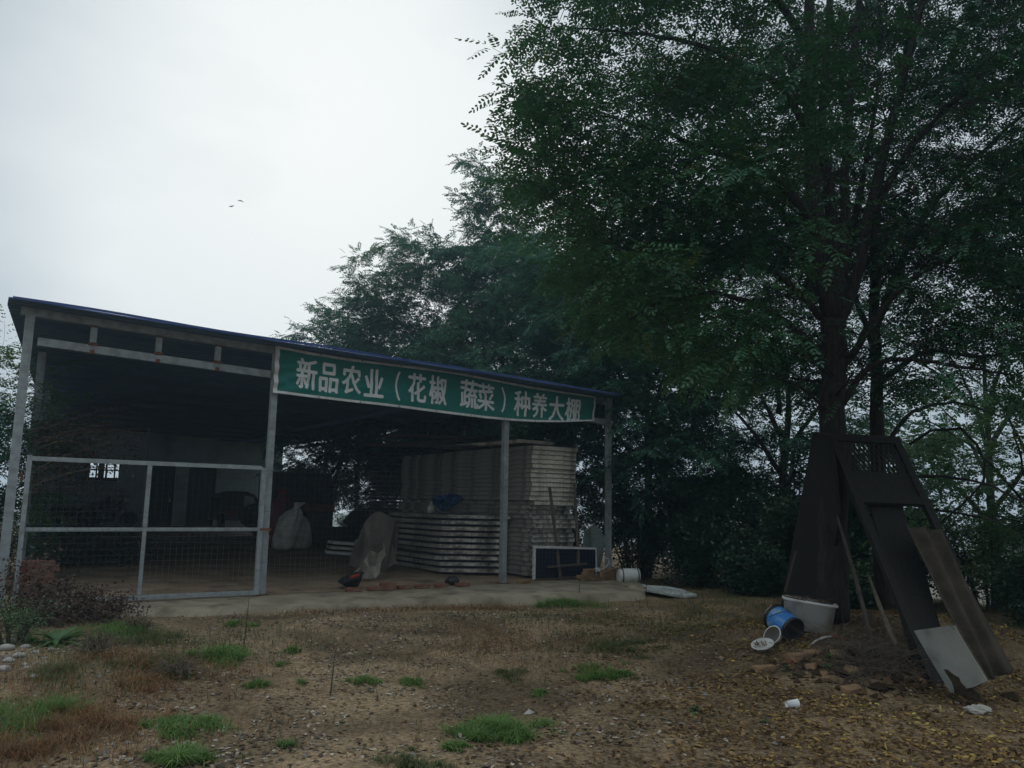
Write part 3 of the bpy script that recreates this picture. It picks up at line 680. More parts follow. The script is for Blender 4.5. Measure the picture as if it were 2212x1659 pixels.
# ------------------------------------------------------------------ things leaning on and lying round the stacks
def quad_px(pts, P, n): return [at_plane(x, y, P, n) for x, y in pts]
nb = thing('navy_panel', S(6.25, 0.15), 'navy blue sheet metal panel with pale edges leaning on the tall stack', 'panel')
pn = (V + Zv * 0.10).normalized(); P0_ = S(5.6, 0.13, 0.0)
c = quad_px([(1156, 1249), (1288, 1243), (1286, 1187), (1157, 1184)], P0_, pn); mb = MB(); mb.slab(c, pn * 0.03); mb.build('sheet', M_navy, nb)
for pts in ([(1152, 1252), (1156, 1251), (1157, 1183), (1153, 1182)], [(1153, 1184), (1288, 1187), (1288, 1183), (1153, 1179)], [(1287, 1245), (1290, 1245), (1288, 1183), (1286, 1183)]):
    mb = MB(); c = [p - pn * 0.012 for p in quad_px(pts, P0_, pn)]; mb.slab(c, pn * 0.05); mb.build('edge_strip', M_hem, nb)
hf = thing('wooden_rack', S(6.3, 0.0), 'wooden rack of two poles and a cross bar leaning on the navy panel', 'rack')
pn2 = (V + Zv * -0.12).normalized(); P2_ = S(6.0, 0.03, 0.1)
def pole(a, b, w, name, m, par, off=0.0):
    A, B = at_plane(*a, P2_, pn2) - pn2 * off, at_plane(*b, P2_, pn2) - pn2 * off; mb = MB(); mb.bar(A, B, w, w * 0.7); return mb.build(name, m, par)
pole((1187, 1052), (1211, 1250), 0.062, 'pole', M_wood, hf); pole((1241, 1046), (1250, 1222), 0.056, 'pole', M_wood, hf); pole((1181, 1225), (1263, 1218), 0.06, 'cross_bar', M_wood, hf, 0.05)
bs = thing('bent_sheet', S(7.0, 0.6), 'curved pale plastic sheet standing between the tall stack and right post', 'sheet')
P3_ = S(6.9, 0.55, 0); mb = MB()
c = [(1262, 1148), (1280, 1140), (1288, 1132), (1296, 1146), (1301, 1160), (1300, 1190), (1296, 1240), (1262, 1243)]
mb.slab([at_plane(x, y, P3_, V) + V * (0.10 * math.sin(k * 1.1)) for k, (x, y) in enumerate(c)], V * 0.01); mb.build('sheet', M_greenwhite, bs)

BR = (0.24, 0.115, 0.056)
def brick_mesh(seed):
    rn = random.Random(seed); bm = bmesh.new(); bmesh.ops.create_cube(bm, size=1)
    for v in bm.verts: v.co = Vector((v.co.x * BR[0], v.co.y * BR[1], (v.co.z + .5) * BR[2]))
    bmesh.ops.subdivide_edges(bm, edges=bm.edges[:], cuts=3, use_grid_fill=True)
    for v in bm.verts:
        edge_ = (abs(abs(v.co.x) - BR[0] / 2) < 1e-4) + (abs(abs(v.co.y) - BR[1] / 2) < 1e-4) + (min(v.co.z, BR[2] - v.co.z) < 1e-4)
        v.co += Vector((rn.gauss(0, .0018), rn.gauss(0, .0018), rn.gauss(0, .001)))
        if edge_ >= 2: v.co *= 1 - abs(rn.gauss(0, .02))
    me = bpy.data.meshes.new('brick'); bm.to_mesh(me); bm.free(); return me
BM_R = [brick_mesh(k) for k in range(4)]; BM_P = [brick_mesh(k + 10) for k in range(4)]
for m_ in BM_R: m_.materials.append(M_brick)
for m_ in BM_P: m_.materials.append(M_brick_pale)
def brick(p, rz, label, group, pale=False, rx=0, ry=0, sc=1.0):
    o = bpy.data.objects.new('brick', random.choice(BM_P if pale else BM_R)); SC.collection.objects.link(o)
    o.location = p; o.rotation_euler = (rx, ry, rz); o.scale = (sc, sc, sc); ROOT[o.name] = Vector(p); return tag(o, label, 'brick', group)
# loose stack of bricks by the right post
g = 'bricks stacked by the right post'; kk = 0
names = []
rows = [(0, [6.42, 6.68, 6.94, 7.2]), (1, [6.36, 6.62, 6.88, 7.16]), (2, [6.50, 6.90, 7.17]), (3, [6.53, 7.13])]
pos_w = {4: ['left end', 'second along', 'third along', 'right end'], 3: ['left', 'middle', 'right'], 2: ['left', 'right']}
for lv, ss in rows:
    for k, s_ in enumerate(ss):
        t_ = -0.26 + rj.gauss(0, .012)
        brick(S(s_, t_, 0.0 + lv * 0.058), TH + rj.gauss(0, .05), 'dusty brick, %s of the %s course in the pile by the right post' % (pos_w[len(ss)][k], ['bottom', 'second', 'third', 'top'][lv]), g, True, sc=1.02)
# row along the fence
g = 'bricks along the foot of the fence'
row = [(752, 1272, 0), (790, 1268, 0), (793, 1261, 1), (872, 1269, 0), (908, 1267, 0), (944, 1264, 0), (980, 1260, 0), (1112, 1254, 0), (832, 1270, 0)]
lab = ['leftmost brick of the row at the foot of the wire fence', 'lower brick of the two stacked beside the black bowl', 'upper brick of the two stacked beside the black bowl',
       'brick fourth from the right in the row along the fence', 'brick third from the right in the row along the fence', 'brick beside the black bag in the row along the fence', 'orange brick at the right end of the row along the fence',
       'lone dusty brick at the foot of the middle post', 'brick left of centre in the row along the fence']
for (px, py, lv), lb in zip(row, lab):
    q = at_z(px, py + 3, 0.0); s_, _ = st_of(q)
    brick(S(s_, -0.17 if not lv else -0.16, 0.003 + lv * 0.058), TH + rj.gauss(0, .05), lb, g, px > 1000, sc=1.08)
# brick pier by the left post
g = 'bricks of the left pier'
for lv in range(7):
    for k in range(2):
        s_ = -2.98 + (0.13 if lv % 2 else 0) + k * 0.25 - 0.16
        p = at_plane(64 if k == 0 else 84, 1275, S(0, 0.35), V); sp, _ = st_of(p)
        brick(S(sp + (0.05 if lv % 2 else 0) + rj.gauss(0, .01), 0.35 + rj.gauss(0, .015), fz(-3, .35) + lv * 0.082), TH + rj.gauss(0, .06), 'red brick at the %s of the %s course in the left pier' % (['left', 'right'][k], ['bottom', 'second', 'third', 'fourth', 'fifth', 'sixth', 'top'][lv]), g, sc=1.42)
# socket and its cable
so = thing('power_socket', S(6.72, -0.27, 0.176), 'white power socket block with a looping white cable on the brick pile', 'socket')
mb = MB(); p = S(6.72, -0.27, 0.176); mb.box(p + Zv * 0.03, 0.13, 0.07, 0.055, U, V); mb.box(p + U * 0.02 + Zv * 0.065, 0.07, 0.05, 0.016, U, V); mb.build('block', M_plastic, so)
mb = MB(); mb.tube([p + U * a_ + Zv * z_ for a_, z_ in ((.06, .03), (.16, .045), (.26, .09), (.33, .17), (.32, .24), (.26, .262), (.20, .255))], 0.009, 6); mb.build('cable', M_plastic, so, True)
# white drum lying on its side, split pale board
q = at_z(1358, 1262, -0.06); dr = thing('white_drum', q, 'white plastic drum lying on its side past the apron end', 'drum')
Mx = Matrix.Translation(q + Zv * 0.16) @ Matrix.Rotation(R(12), 4, 'Z') @ Matrix.Rotation(R(90), 4, 'Y')
mb = MB(); mb.lathe([(0, -.23), (.09, -.23), (.135, -.215), (.15, -.18), (.155, 0), (.152, .17), (.158, .175), (.158, .2), (.15, .2), (.145, .17), (0, .15)], 28, Mx); mb.build('body', M_plastic, dr, True)
for z_ in (-.17, .155):
    mb = MB(); mb.lathe([(.156, z_), (.163, z_ + .005), (.163, z_ + .018), (.156, z_ + .023)], 28, Mx); mb.build('hoop', M_blackplastic, dr, True)
mb = MB(); 
o2 = [(1356, 1266), (1372, 1262), (1398, 1268), (1440, 1270), (1475, 1277), (1506, 1289), (1480, 1293), (1430, 1284), (1392, 1277), (1362, 1276)]
c = [at_z(x, y, -0.07 + 0.04 * math.sin(x * .05)) for x, y in o2]; mb.slab(c, Zv * 0.035)
ps = mb.build('split_board', M_whiteboard); tag(ps, 'long pale split board lying flat on the ground past the apron', 'board')
mb = MB(); q = at_z(1366, 1277, -0.08)
mb.lathe([(0, -.02), (.10, -.02), (.13, .03), (.09, .10), (0, .12)], 9, Matrix.Translation(q) @ Matrix.Rotation(.3, 4, 'X')); rk = mb.build('stone', M_concrete); tag(rk, 'pale lump of concrete at the near end of the split board', 'stone')
# black bag, bowl with red packet, tarpaulins
def blob(name, loc, rx, ry, rz, m, label, cat, seed, parent=None, rough=0.25, sub=3):
    bm = bmesh.new(); bmesh.ops.create_icosphere(bm, subdivisions=sub, radius=1)
    for v in bm.verts:
        d = v.co.normalized(); k = 1 + rough * float(vnoise(d.x * 2 + d.z * 1.3, d.y * 2 - d.z, 1.5, seed)) + rough * .5 * float(vnoise(d.x * 6 + d.z * 3, d.y * 6 + d.z * 4, 1.0, seed + 3))
        v.co = Vector((d.x * rx * k, d.y * ry * k, max(-0.85, d.z) * rz * k + rz * 0.85))
    me = bpy.data.meshes.new(name); bm.to_mesh(me); bm.free(); me.materials.append(m)
    for p in me.polygons: p.use_smooth = True
    o = bpy.data.objects.new(name, me); SC.collection.objects.link(o)
    if parent is not None: o.parent = parent; o.location = Vector(loc) - ROOT[parent.name]; ROOT[o.name] = ROOT[parent.name]
    else: o.location = loc; ROOT[o.name] = Vector(loc)
    return tag(o, label, cat) if label else o
q = at_z(957, 1260, 0.0); s_, _ = st_of(q); blob('plastic_bag', S(s_, 0.10, 0), .13, .1, .085, M_blackplastic, 'crumpled black plastic bag behind the row of bricks', 'bag', 3)
q = at_z(752, 1266, 0.02); s_, _ = st_of(q); q = S(s_, 0.28, 0.005)
bo = thing('rubber_bowl', q, 'tilted black rubber bowl holding a red packet behind the wire fence', 'bowl')
Mx = Matrix.Translation(q + Zv * 0.06) @ Matrix.Rotation(R(-18), 4, 'Y') @ Matrix.Rotation(R(14), 4, 'X')
mb = MB(); mb.lathe([(0, -.045), (.09, -.045), (.22, .13), (.235, .135), (.22, .145), (.085, -.03), (0, -.03)], 26, Mx); mb.build('bowl', M_rubber, bo, True)
pk = MB(); pk.box(q + Zv * 0.20 + U * 0.02, .17, .10, .06, (U + Zv * .2).normalized(), V); pko = pk.build('red_packet', M_redbright); tag(pko, 'small red packet lying in the black rubber bowl', 'packet')
bv = pko.modifiers.new('bevel', 'BEVEL'); bv.width = .02; bv.segments = 3
def crumple(name, pts, depth_fn, thick, m, label, cat, parent=None, seed=1, sub=2):
    """outline of a real crumpled sheet, filled, folded out of its plane"""
    bm = bmesh.new(); vs = [bm.verts.new(p) for p in pts]; bm.faces.new(vs)
    bmesh.ops.triangulate(bm, faces=bm.faces[:]); 
    for _ in range(sub): bmesh.ops.subdivide_edges(bm, edges=bm.edges[:], cuts=1, use_grid_fill=True); 
    bmesh.ops.triangulate(bm, faces=bm.faces[:])
    for v in bm.verts: v.co += depth_fn(v.co, seed)
    me = bpy.data.meshes.new(name); bm.to_mesh(me); bm.free(); me.materials.append(m)
    o = bpy.data.objects.new(name, me); SC.collection.objects.link(o)
    sm = o.modifiers.new('thickness', 'SOLIDIFY'); sm.thickness = thick
    ROOT[o.name] = Vector((0, 0, 0))
    return tag(o, label, cat)
def fold(co, sd):
    q = random.Random(hash((round(co.x, 3), round(co.z, 3), sd))); return V * q.uniform(-.10, .10) + U * q.uniform(-.02, .02)
def softfold(co, sd): 
    d = co - P1; s_, z_ = d.dot(U), co.z
    return V * (0.20 * (abs(float(vnoise(s_ * 2.4 + z_ * .8, z_ * 1.8 - s_, 1.0, sd))) * 2 - .4) + 0.10 * abs(float(vnoise(s_ * 5 - z_ * 3, z_ * 5, 1.0, sd + 1))) + 0.03 * float(vnoise(s_ * 14, z_ * 14, 1.0, sd))) 
PT = S(3.0, 2.3, 0)
ntp = (V - Zv * -0.25).normalized()
crumple('tarpaulin', [at_plane(x, y, PT, ntp) for x, y in [(752, 1218), (762, 1190), (767, 1170), (778, 1150), (801, 1112), (822, 1104), (850, 1122), (862, 1172), (852, 1215), (826, 1240), (792, 1246)]], fold, .006, M_tarp,
        'large stiff grey brown tarpaulin standing crumpled left of the low stack', 'tarpaulin', seed=4, sub=1)
PT2 = S(2.6, 1.3, 0); np2 = (V + Zv * 0.55).normalized()
crumple('tarpaulin', [at_plane(x, y, PT2, np2) for x, y in [(766, 1236), (782, 1212), (800, 1190), (818, 1196), (828, 1172), (834, 1200), (824, 1226), (806, 1248), (774, 1250)]], fold, .006, M_tarp2,
        'smaller pale grey tarpaulin flap crumpled in front of the large one', 'tarpaulin', seed=9, sub=1)
# on the low stack: jug, blue sheet, sacks
zlow = zl0 + 9 * 0.121 + 0.08
pj = S(4.80, 3.3, zlow); jg = thing('white_jug', pj, 'small white plastic jug standing on the low panel stack', 'jug')
mb = MB(); mb.lathe([(0, 0), (.07, 0), (.085, .03), (.085, .14), (.05, .19), (.032, .2), (.032, .235), (0, .235)], 18, Matrix.Translation(pj)); mb.build('body', M_plastic, jg, True)
mb = MB(); mb.lathe([(.036, .232), (.036, .262), (0, .262)], 14, Matrix.Translation(pj)); mb.build('cap', M_hem, jg)
PB = S(5.3, 3.4, zlow)
crumple('blue_sheet', [at_plane(x, y, PB, (V + Zv * .6).normalized()) for x, y in [(928, 1080), (945, 1071), (978, 1066), (1000, 1074), (986, 1090), (956, 1108)]], fold, .004, M_bluecloth, 'bright blue plastic sheet folded on the low panel stack', 'sheet', seed=2, sub=2)
pp = at_y(990, 1075, 20.2); blob('black_sack', (pp.x, pp.y, zlow + .33), .40, .35, .33, M_blackplastic, 'round bulging black sack at the top of the heap behind the blue sheet', 'sack', 5)
pp = at_y(1020, 1095, 19.7); blob('black_sack', (pp.x, pp.y, zlow), .5, .35, .24, M_blackplastic, 'flat black sack lying on the low stack beneath the round one', 'sack', 8)
pp = at_y(975, 1095, 20.3); blob('black_sack', (pp.x, pp.y, zlow), .5, .4, .25, M_dark, 'dull black sack behind the blue sheet on the low stack', 'sack', 14)

# ------------------------------------------------------------------ deeper in the shed
def floor_hit(px, py):
    d = ray(px, py); n_ = Zv - V * FLOOR_SLOPE
    return CAMP + d * ((P1 - CAMP).dot(n_) / d.dot(n_))
# cargo trailer with high dark sides
def pt(x, y, t): return at_plane(x, y, P1 + V * t, V)
TT_ = 11.5
a_ = pt(582, 1087, TT_); b_ = pt(714, 1092, TT_); top = pt(582, 1018, TT_)
fx0, fx1 = st_of(a_)[0], st_of(b_)[0]; zb, zt = a_.z, top.z
tr = thing('farm_trailer', S((fx0 + fx1) / 2, TT_ + .6, fz(4, TT_)), 'high sided dark cargo trailer on a red chassis behind the white sacks', 'trailer')
mb = MB(); cz = (zb + zt) / 2; L_ = fx1 - fx0
for dt in (0.02, 1.2): mb.box(S((fx0 + fx1) / 2, TT_ + dt, cz), L_, 0.04, zt - zb, U, V)
for s_ in (fx0 + .02, fx1 - .02): mb.box(S(s_, TT_ + .61, cz), 0.04, 1.12, zt - zb, U, V)
mb.box(S((fx0 + fx1) / 2, TT_ + .61, zb - 0.03), L_, 1.22, 0.05, U, V)
for k in range(6): mb.box(S(fx0 + L_ * (k + .5) / 6, TT_ - 0.02, cz), 0.05, 0.04, zt - zb - 0.02, U, V)
mb.build('cargo_box', M_dark, tr)
mb = MB(); mb.bar(S(fx0, TT_ + .1, zb - .12), S(fx1 + .1, TT_ + .1, zb - .12), .09, .12); mb.bar(S(fx0, TT_ + 1.1, zb - .12), S(fx1 + .1, TT_ + 1.1, zb - .12), .09, .12)
mb.bar(S(fx0 + .25, TT_ + .05, zb - .2), S(fx0 + .25, TT_ + .05, zb - .7), .3, .1); mb.build('chassis', M_red, tr)
for s_ in (fx0 + .35, fx1 - .45):
    c = S(s_, TT_ + 0.05, fz(s_, TT_) + .33); mb = MB(); Mx = Matrix.Translation(c) @ U.to_track_quat('X', 'Z').to_matrix().to_4x4() @ Matrix.Rotation(R(90), 4, 'X')
    mb.lathe([(.17, -.09), (.29, -.09), (.33, -.05), (.33, .05), (.29, .09), (.17, .09), (.17, -.09)], 24, Mx); wv = mb.build('wheel', M_rubber, tr, True)
    mb = MB(); mb.lathe([(0, -.06), (.165, -.07), (.165, .07), (0, .06)], 20, Mx); mb.build('rim', M_red, wv)
mb = MB(); c0 = pt(664, 1098, 10.6); c1 = pt(717, 1090, 10.6); mb.box((c0 + c1) / 2 - Zv * .05, (c1 - c0).length, .5, .22, U, V); rb = mb.build('red_tool_box', M_red); tag(rb, 'red steel box with a pale lower edge right of the sacks', 'box')
for mb_, in ((MB(),),):
    mb_.box((c0 + c1) / 2 - Zv * .60, (c1 - c0).length * .9, .45, .86, U, V); sb = mb_.build('dark_crate', M_darkpanel); tag(sb, 'dark crate carrying the red steel box', 'crate')
fl_ = floor_hit(606, 1188)
def sack(name, loc, r_, h, lean, m, label, seed, neck=True):
    prof = [(0, 0), (.7, .01), (.95, .08), (1.0, .25), (.96, .5), (.85, .72), (.6, .86), (.26, .93), (.22, .96), (.42, 1.06), (.40, 1.07), (0, .97)] if neck else [(0, 0), (.8, .02), (1, .2), (1, .6), (.85, .85), (.5, .97), (0, 1)]
    n = 36; vs = []; fs = []; lean = Vector(lean)
    for r0, z0 in prof:
        for k in range(n):
            a = 2 * math.pi * k / n; f = 1 + .22 * float(vnoise(math.cos(a) * 1.5 + z0 * 2, math.sin(a) * 1.5 - z0, 1.2, seed)) + .10 * float(vnoise(a * 3, z0 * 5, 1.3, seed + 2)) + (.16 * math.sin(a * 7 + z0 * 3) * (z0 > .7))
            vs.append(Vector(loc) + Vector((math.cos(a) * r0 * r_ * f, math.sin(a) * r0 * r_ * f * .8, z0 * h)) + lean * z0 * z0)
    for i in range(len(prof) - 1):
        for k in range(n): fs.append((i * n + k, i * n + (k + 1) % n, (i + 1) * n + (k + 1) % n, (i + 1) * n + k))
    mb = MB(); mb.add(vs, fs); o = mb.build(name, m, smooth=True); return tag(o, label, 'sack')
sk = sack('woven_sack', fl_ + U * .05, .33, 1.18, U * .40 + V * .1, M_sack, 'white woven sack slumped on the floor by the gate post', 11)
sk2 = sack('woven_sack', fl_ + U * .62 + V * .35, .34, 1.0, U * -.1, M_sack, 'shorter white woven sack behind the slumped one', 21)
sack('red_sack', fl_ + U * .15 + V * .85, .42, 1.5, U * .1, M_red, 'tall dark red sack standing behind the white sacks', 31)
pp = fl_ + U * 1.5; blob('black_sack', pp, .6, .4, .35, M_rubber, 'low dark sack on the floor right of the white sacks', 'sack', 41)
mb = MB()
for k, (x, y) in enumerate([(742, 1192), (742, 1183), (742, 1174)]):
    q = floor_hit(746, 1198); o = thing('pale_board', (0, 0, 0), 'pale painted board %s of the small pile behind the tarpaulin' % ['at the bottom', 'in the middle', 'on top'][k], 'board', 'pale boards behind the tarpaulin')
    m2 = MB(); m2.box(Vector((0, 0, .04)), 1.0, 0.6, .07); m2.build('board', M_hem if k != 1 else M_eps2, o); o.location = q + Zv * (k * .12) + U * .05 * k; o.rotation_euler = (0, R(4), TH - .3 + .08 * k)
blob('covered_heap', S(4.9, 13.6, fz(5, 13)), 1.5, .8, .75, M_dark, 'long dark covered heap behind the trailer along the open side', 'heap', 81, rough=.6)
blob('covered_heap', S(6.2, 9.4, fz(6, 9)), .9, .8, .62, M_rubber, 'dark covered heap between the side posts and the rear stack', 'heap', 83, rough=.6)
# table with things on it
ta, tb_ = pt(80, 1102, 14), pt(206, 1103, 14); tz = ta.z; s0_, s1_ = st_of(ta)[0], st_of(tb_)[0]
tbl = thing('work_table', S((s0_ + s1_) / 2, 14.4, fz(0, 14)), 'long dark work table standing before the back window', 'table')
mb = MB(); mb.box(S((s0_ + s1_) / 2, 14.4, tz), s1_ - s0_, .8, .05, U, V); mb.build('tabletop', M_wood, tbl)
mb = MB(); mb.box(S((s0_ + s1_) / 2, 14.1, tz - .2), s1_ - s0_ - .1, .03, .3, U, V); mb.build('apron_board', M_darkpanel, tbl)
for s_ in (s0_ + .06, s1_ - .06):
    for t_ in (14.06, 14.74): mb = MB(); mb.bar(S(s_, t_, fz(s_, t_)), S(s_, t_, tz - .025), .07, .07, U); mb.build('leg', M_wood, tbl)
q = pt(170, 1101, 14.2); blob('pinkish_sack', Vector((q.x, q.y, tz + .025)), .55, .2, .07, M_pink, 'flat pinkish white sack lying on the work table', 'sack', 51)
mb = MB(); c = [pt(x, y, 14.3) for x, y in ((75, 1100), (98, 1100), (92, 1062), (72, 1062))]
for k in range(5):
    f0, f1 = k / 5, (k + 1) / 5; b0 = c[0].lerp(c[1], f0); b1 = c[0].lerp(c[1], f1); t0_ = c[3].lerp(c[2], f0); t1_ = c[3].lerp(c[2], f1); mm = V * (.04 if k % 2 else 0)
    mb.hexa([b0 + mm, b1 + mm, b1 + mm + V * .02, b0 + mm + V * .02, t0_ + mm + V * .25, t1_ + mm + V * .25, t1_ + mm + V * .27, t0_ + mm + V * .27])
rs = mb.build('ribbed_sheet', M_greenwhite); tag(rs, 'pale ribbed sheet propped upright at the left end of the work table', 'sheet')
# motorcycle under a blue cover
q = floor_hit(236, 1139); mc = thing('motorcycle', q, 'dark motorcycle parked against the back wall under the window', 'motorcycle')
B = lambda a_, z_, b_=0.0: q + U * a_ + Zv * z_ + V * b_
for a_ in (-.62, .62):
    Mx = Matrix.Translation(B(a_, .30)) @ Matrix.Rotation(TH, 4, 'Z') @ Matrix.Rotation(R(90), 4, 'X')
    mb = MB(); mb.lathe([(.22, -.05), (.28, -.05), (.30, 0), (.28, .05), (.22, .05), (.22, -.05)], 24, Mx); w_ = mb.build('wheel', M_rubber, mc, True)
    mb = MB(); mb.lathe([(0, -.03), (.20, -.02), (.22, -.03), (.22, .03), (.2, .02), (0, .03)], 16, Mx); mb.build('rim', M_dark, w_)
mb = MB(); mb.tube([B(.62, .3), B(.45, .75), B(.38, 1.0)], .035, 8); mb.tube([B(.38, .95), B(-.1, .62), B(-.62, .3)], .05, 8); mb.tube([B(.4, .8), B(.1, .3), B(-.3, .3)], .05, 8); mb.build('frame', M_dark, mc, True)
mb = MB(); mb.lathe([(0, -.2), (.16, -.18), (.2, 0), (.16, .18), (0, .2)], 14, Matrix.Translation(B(.05, .42))); mb.build('engine', M_dark, mc, True)
mb = MB(); mb.lathe([(0, 0), ((.33, .12), 0), ((.35, .14), .06), ((.28, .1), .14), (0, .15)], 18, Matrix.Translation(B(-.35, .72)) @ Matrix.Rotation(TH, 4, 'Z')); mb.build('seat', M_rubber, mc, True)
mb = MB(); mb.lathe([(0, 0), ((.24, .14), 0), ((.27, .16), .09), ((.18, .1), .2), (0, .22)], 18, Matrix.Translation(B(.12, .72)) @ Matrix.Rotation(TH, 4, 'Z')); mb.build('fuel_tank', M_navy, mc, True)
mb = MB(); mb.tube([B(.30, 1.12, -.32), B(.38, 1.05, -.15), B(.38, 1.03, .15), B(.30, 1.12, .32)], .02, 6); mb.build('handlebar', M_dark, mc, True)
mb = MB(); mb.lathe([(0, -.08), (.09, -.07), (.1, .05), (0, .07)], 14, Matrix.Translation(B(.5, .92))); mb.build('headlight', M_plastic, mc, True)
crumple('blue_cover', [B(a_, z_, -.25) for a_, z_ in ((-.75, .65), (-.1, 1.15), (.18, 1.0), (.05, .8), (-.35, .62))], softfold, .006, M_navy, 'dark blue cloth cover thrown over the motorcycle seat', 'cover', seed=6, sub=3)
# covered tricycle by the back doors
q = floor_hit(512, 1145); cv = thing('covered_tricycle', q, 'dark covered tricycle with an arched hood parked by the back doors', 'tricycle')
mb = MB(); pr = [(-.72, .35), (-.72, 1.1), (-.55, 1.32), (-.2, 1.42), (.25, 1.42), (.58, 1.30), (.74, 1.05), (.74, .35)]
mb.slab([B(a_, z_) for a_, z_ in pr], V * 1.3); mb.build('hood', M_dark, cv)
for a_ in (-.6, .6):
    Mx = Matrix.Translation(B(a_, .3, -.1)) @ Matrix.Rotation(TH, 4, 'Z') @ Matrix.Rotation(R(90), 4, 'Y')
    mb = MB(); mb.lathe([(0, -.07), (.26, -.07), (.3, 0), (.26, .07), (0, .07)], 20, Mx); mb.build('wheel', M_rubber, cv, True)
mb = MB(); mb.slab([B(a_, z_, -.012) for a_, z_ in ((.2, .75), (.2, 1.25), (.5, 1.22), (.62, 1.0), (.62, .75))], V * .01); mb.build('hood_window', M_wall, cv)
mb = MB(); mb.box(B(-.3, .6, -.02), .5, .05, .35, U, V); mb.build('tailboard', M_red, cv)
# heap of cut branches on the floor and a thin rod
q = floor_hit(135, 1222); tw = MB(); lv_ = []; lr = []; rb_ = random.Random(3)
for k in range(170):
    a0_ = q + U * rb_.uniform(-.5, .9) + V * rb_.uniform(-.3, .9) + Zv * rb_.uniform(.02, .55)
    d = (U * rb_.uniform(.4, 1.3) + V * rb_.uniform(-.5, .4) + Zv * rb_.uniform(-.25, .25)); a1_ = a0_ + d * rb_.uniform(.5, 1.0); a1_.z = max(a1_.z, q.z + .02)
    tw.tube([a0_, (a0_ + a1_) / 2 + Vector((rb_.gauss(0, .05), rb_.gauss(0, .05), .04)), a1_], [.014, .009, .004], 4)
    for m2 in range(14):
        p = a0_.lerp(a1_, rb_.uniform(.3, 1)) + Vector((rb_.gauss(0, .06), rb_.gauss(0, .06), rb_.gauss(0, .05))); p.z = max(p.z, q.z + .02)
        e1 = Vector((rb_.gauss(0, 1), rb_.gauss(0, 1), rb_.gauss(0, .6))).normalized(); e2 = e1.orthogonal().normalized()
        lv_ += [p, p + e1 * .04 + e2 * .018, p + e1 * .085, p + e1 * .04 - e2 * .018]; lr.append(rb_.random())
br = thing('branch_heap', q, 'heap of cut leafy branches on the shed floor below the work table', 'branches')
tw.build('twigs', M_twig, br); raw_mesh('leaves', [tuple(v) for v in lv_], 4, L_bush, br, lr)
mb = MB(); mb.tube([floor_hit(386, 1173) + Zv * .02, floor_hit(520, 1175) + Zv * .02, floor_hit(618, 1172) + Zv * .02], .012, 5); ro = mb.build('thin_rod', M_dark); tag(ro, 'thin dark rod lying across the bare shed floor', 'rod')
# ------------------------------------------------------------------ the lean-to of old boards against the big tree
TREE = at_y(1800, 1330, 9.35); TREE = Vector((TREE.x, TREE.y, gz(TREE.x, TREE.y) - 0.05))
def perp_y(px, py, A, dvec):
    """point on the ray through (px,py) so that (point-A) is square to dvec"""
    d = ray(px, py); k = (A - CAMP).dot(dvec) / d.dot(dvec); return CAMP + d * k
def plane_of(a, b, c): n_ = (b - a).cross(c - a).normalized(); return (n_ if n_.dot(CAMP - a) > 0 else -n_)
# dark board on the left side
bl, br_ = ground_hit(1684, 1316), ground_hit(1779, 1322)
tl = at_y(1757, 933, TREE.y - .22); nl = plane_of(bl, br_, tl)
lb = thing('dark_board', bl, 'tall blackened board leaning on the left side of the big tree trunk', 'board')
c = [bl - Zv * .03, br_ - Zv * .03, at_plane(1812, 1120, bl, nl), at_plane(1794, 940, bl, nl), tl]
mb = MB(); mb.slab(c, -nl * .035); mb.build('board', M_olddark, lb)
mb = MB(); c = [at_plane(x, y, bl, nl) + nl * .004 for x, y in ((1684, 1318), (1689, 1318), (1722, 1190), (1717, 1190))]; mb.slab(c, -nl * .045); mb.build('split_edge', M_wood, lb)
# old door with a lattice vent
BLd = ground_hit(2013, 1478) - Zv * .04; TLd = Vector(at_y(1785, 937, TREE.y - .38)); stile = (TLd - BLd)
TRd = perp_y(1947, 967, TLd, stile)
if not (0.35 < (TRd - TLd).length < 1.05): TRd = at_y(1947, 967, TLd.y + .12)
wv = (TRd - TLd); nd = plane_of(BLd, TLd, TRd); L_ = stile.length; W_ = wv.length; su = stile / L_; wu = (wv - su * wv.dot(su)).normalized(); nd = wu.cross(su); nd = nd if nd.dot(CAMP - BLd) > 0 else -nd
dp = lambda a_, h_: BLd + wu * a_ + su * h_
door = thing('old_door', BLd, 'old dark wooden door with a lattice vent leaning on the big tree', 'door')
def dbar(a0, h0, a1, h1, w, th, name, m=M_olddark):
    mb = MB(); mb.bar(dp(a0, h0), dp(a1, h1), w, th, None if False else (su if abs(h1 - h0) < abs(a1 - a0) else wu)); return mb.build(name, m, door)
dbar(.045, 0, .045, L_, .09, .05, 'stile'); dbar(W_ - .045, L_ * .42, W_ - .045, L_ - .01, .09, .05, 'stile')
dbar(.09, L_ - .05, W_ - .09, L_ - .05, .10, .046, 'rail'); dbar(.09, L_ * .70, W_ - .09, L_ * .70, .10, .046, 'rail'); dbar(.09, .12, W_ * .55, .12, .14, .046, 'rail')
pm_ = MB(); h0, h1 = L_ * .70 + .05, L_ - .10; a0, a1 = .09, W_ - .09
pm_.bar(dp((a0 + a1) / 2, h0), dp((a0 + a1) / 2, h0 + .30), a1 - a0, .012, wu)
n1 = 17
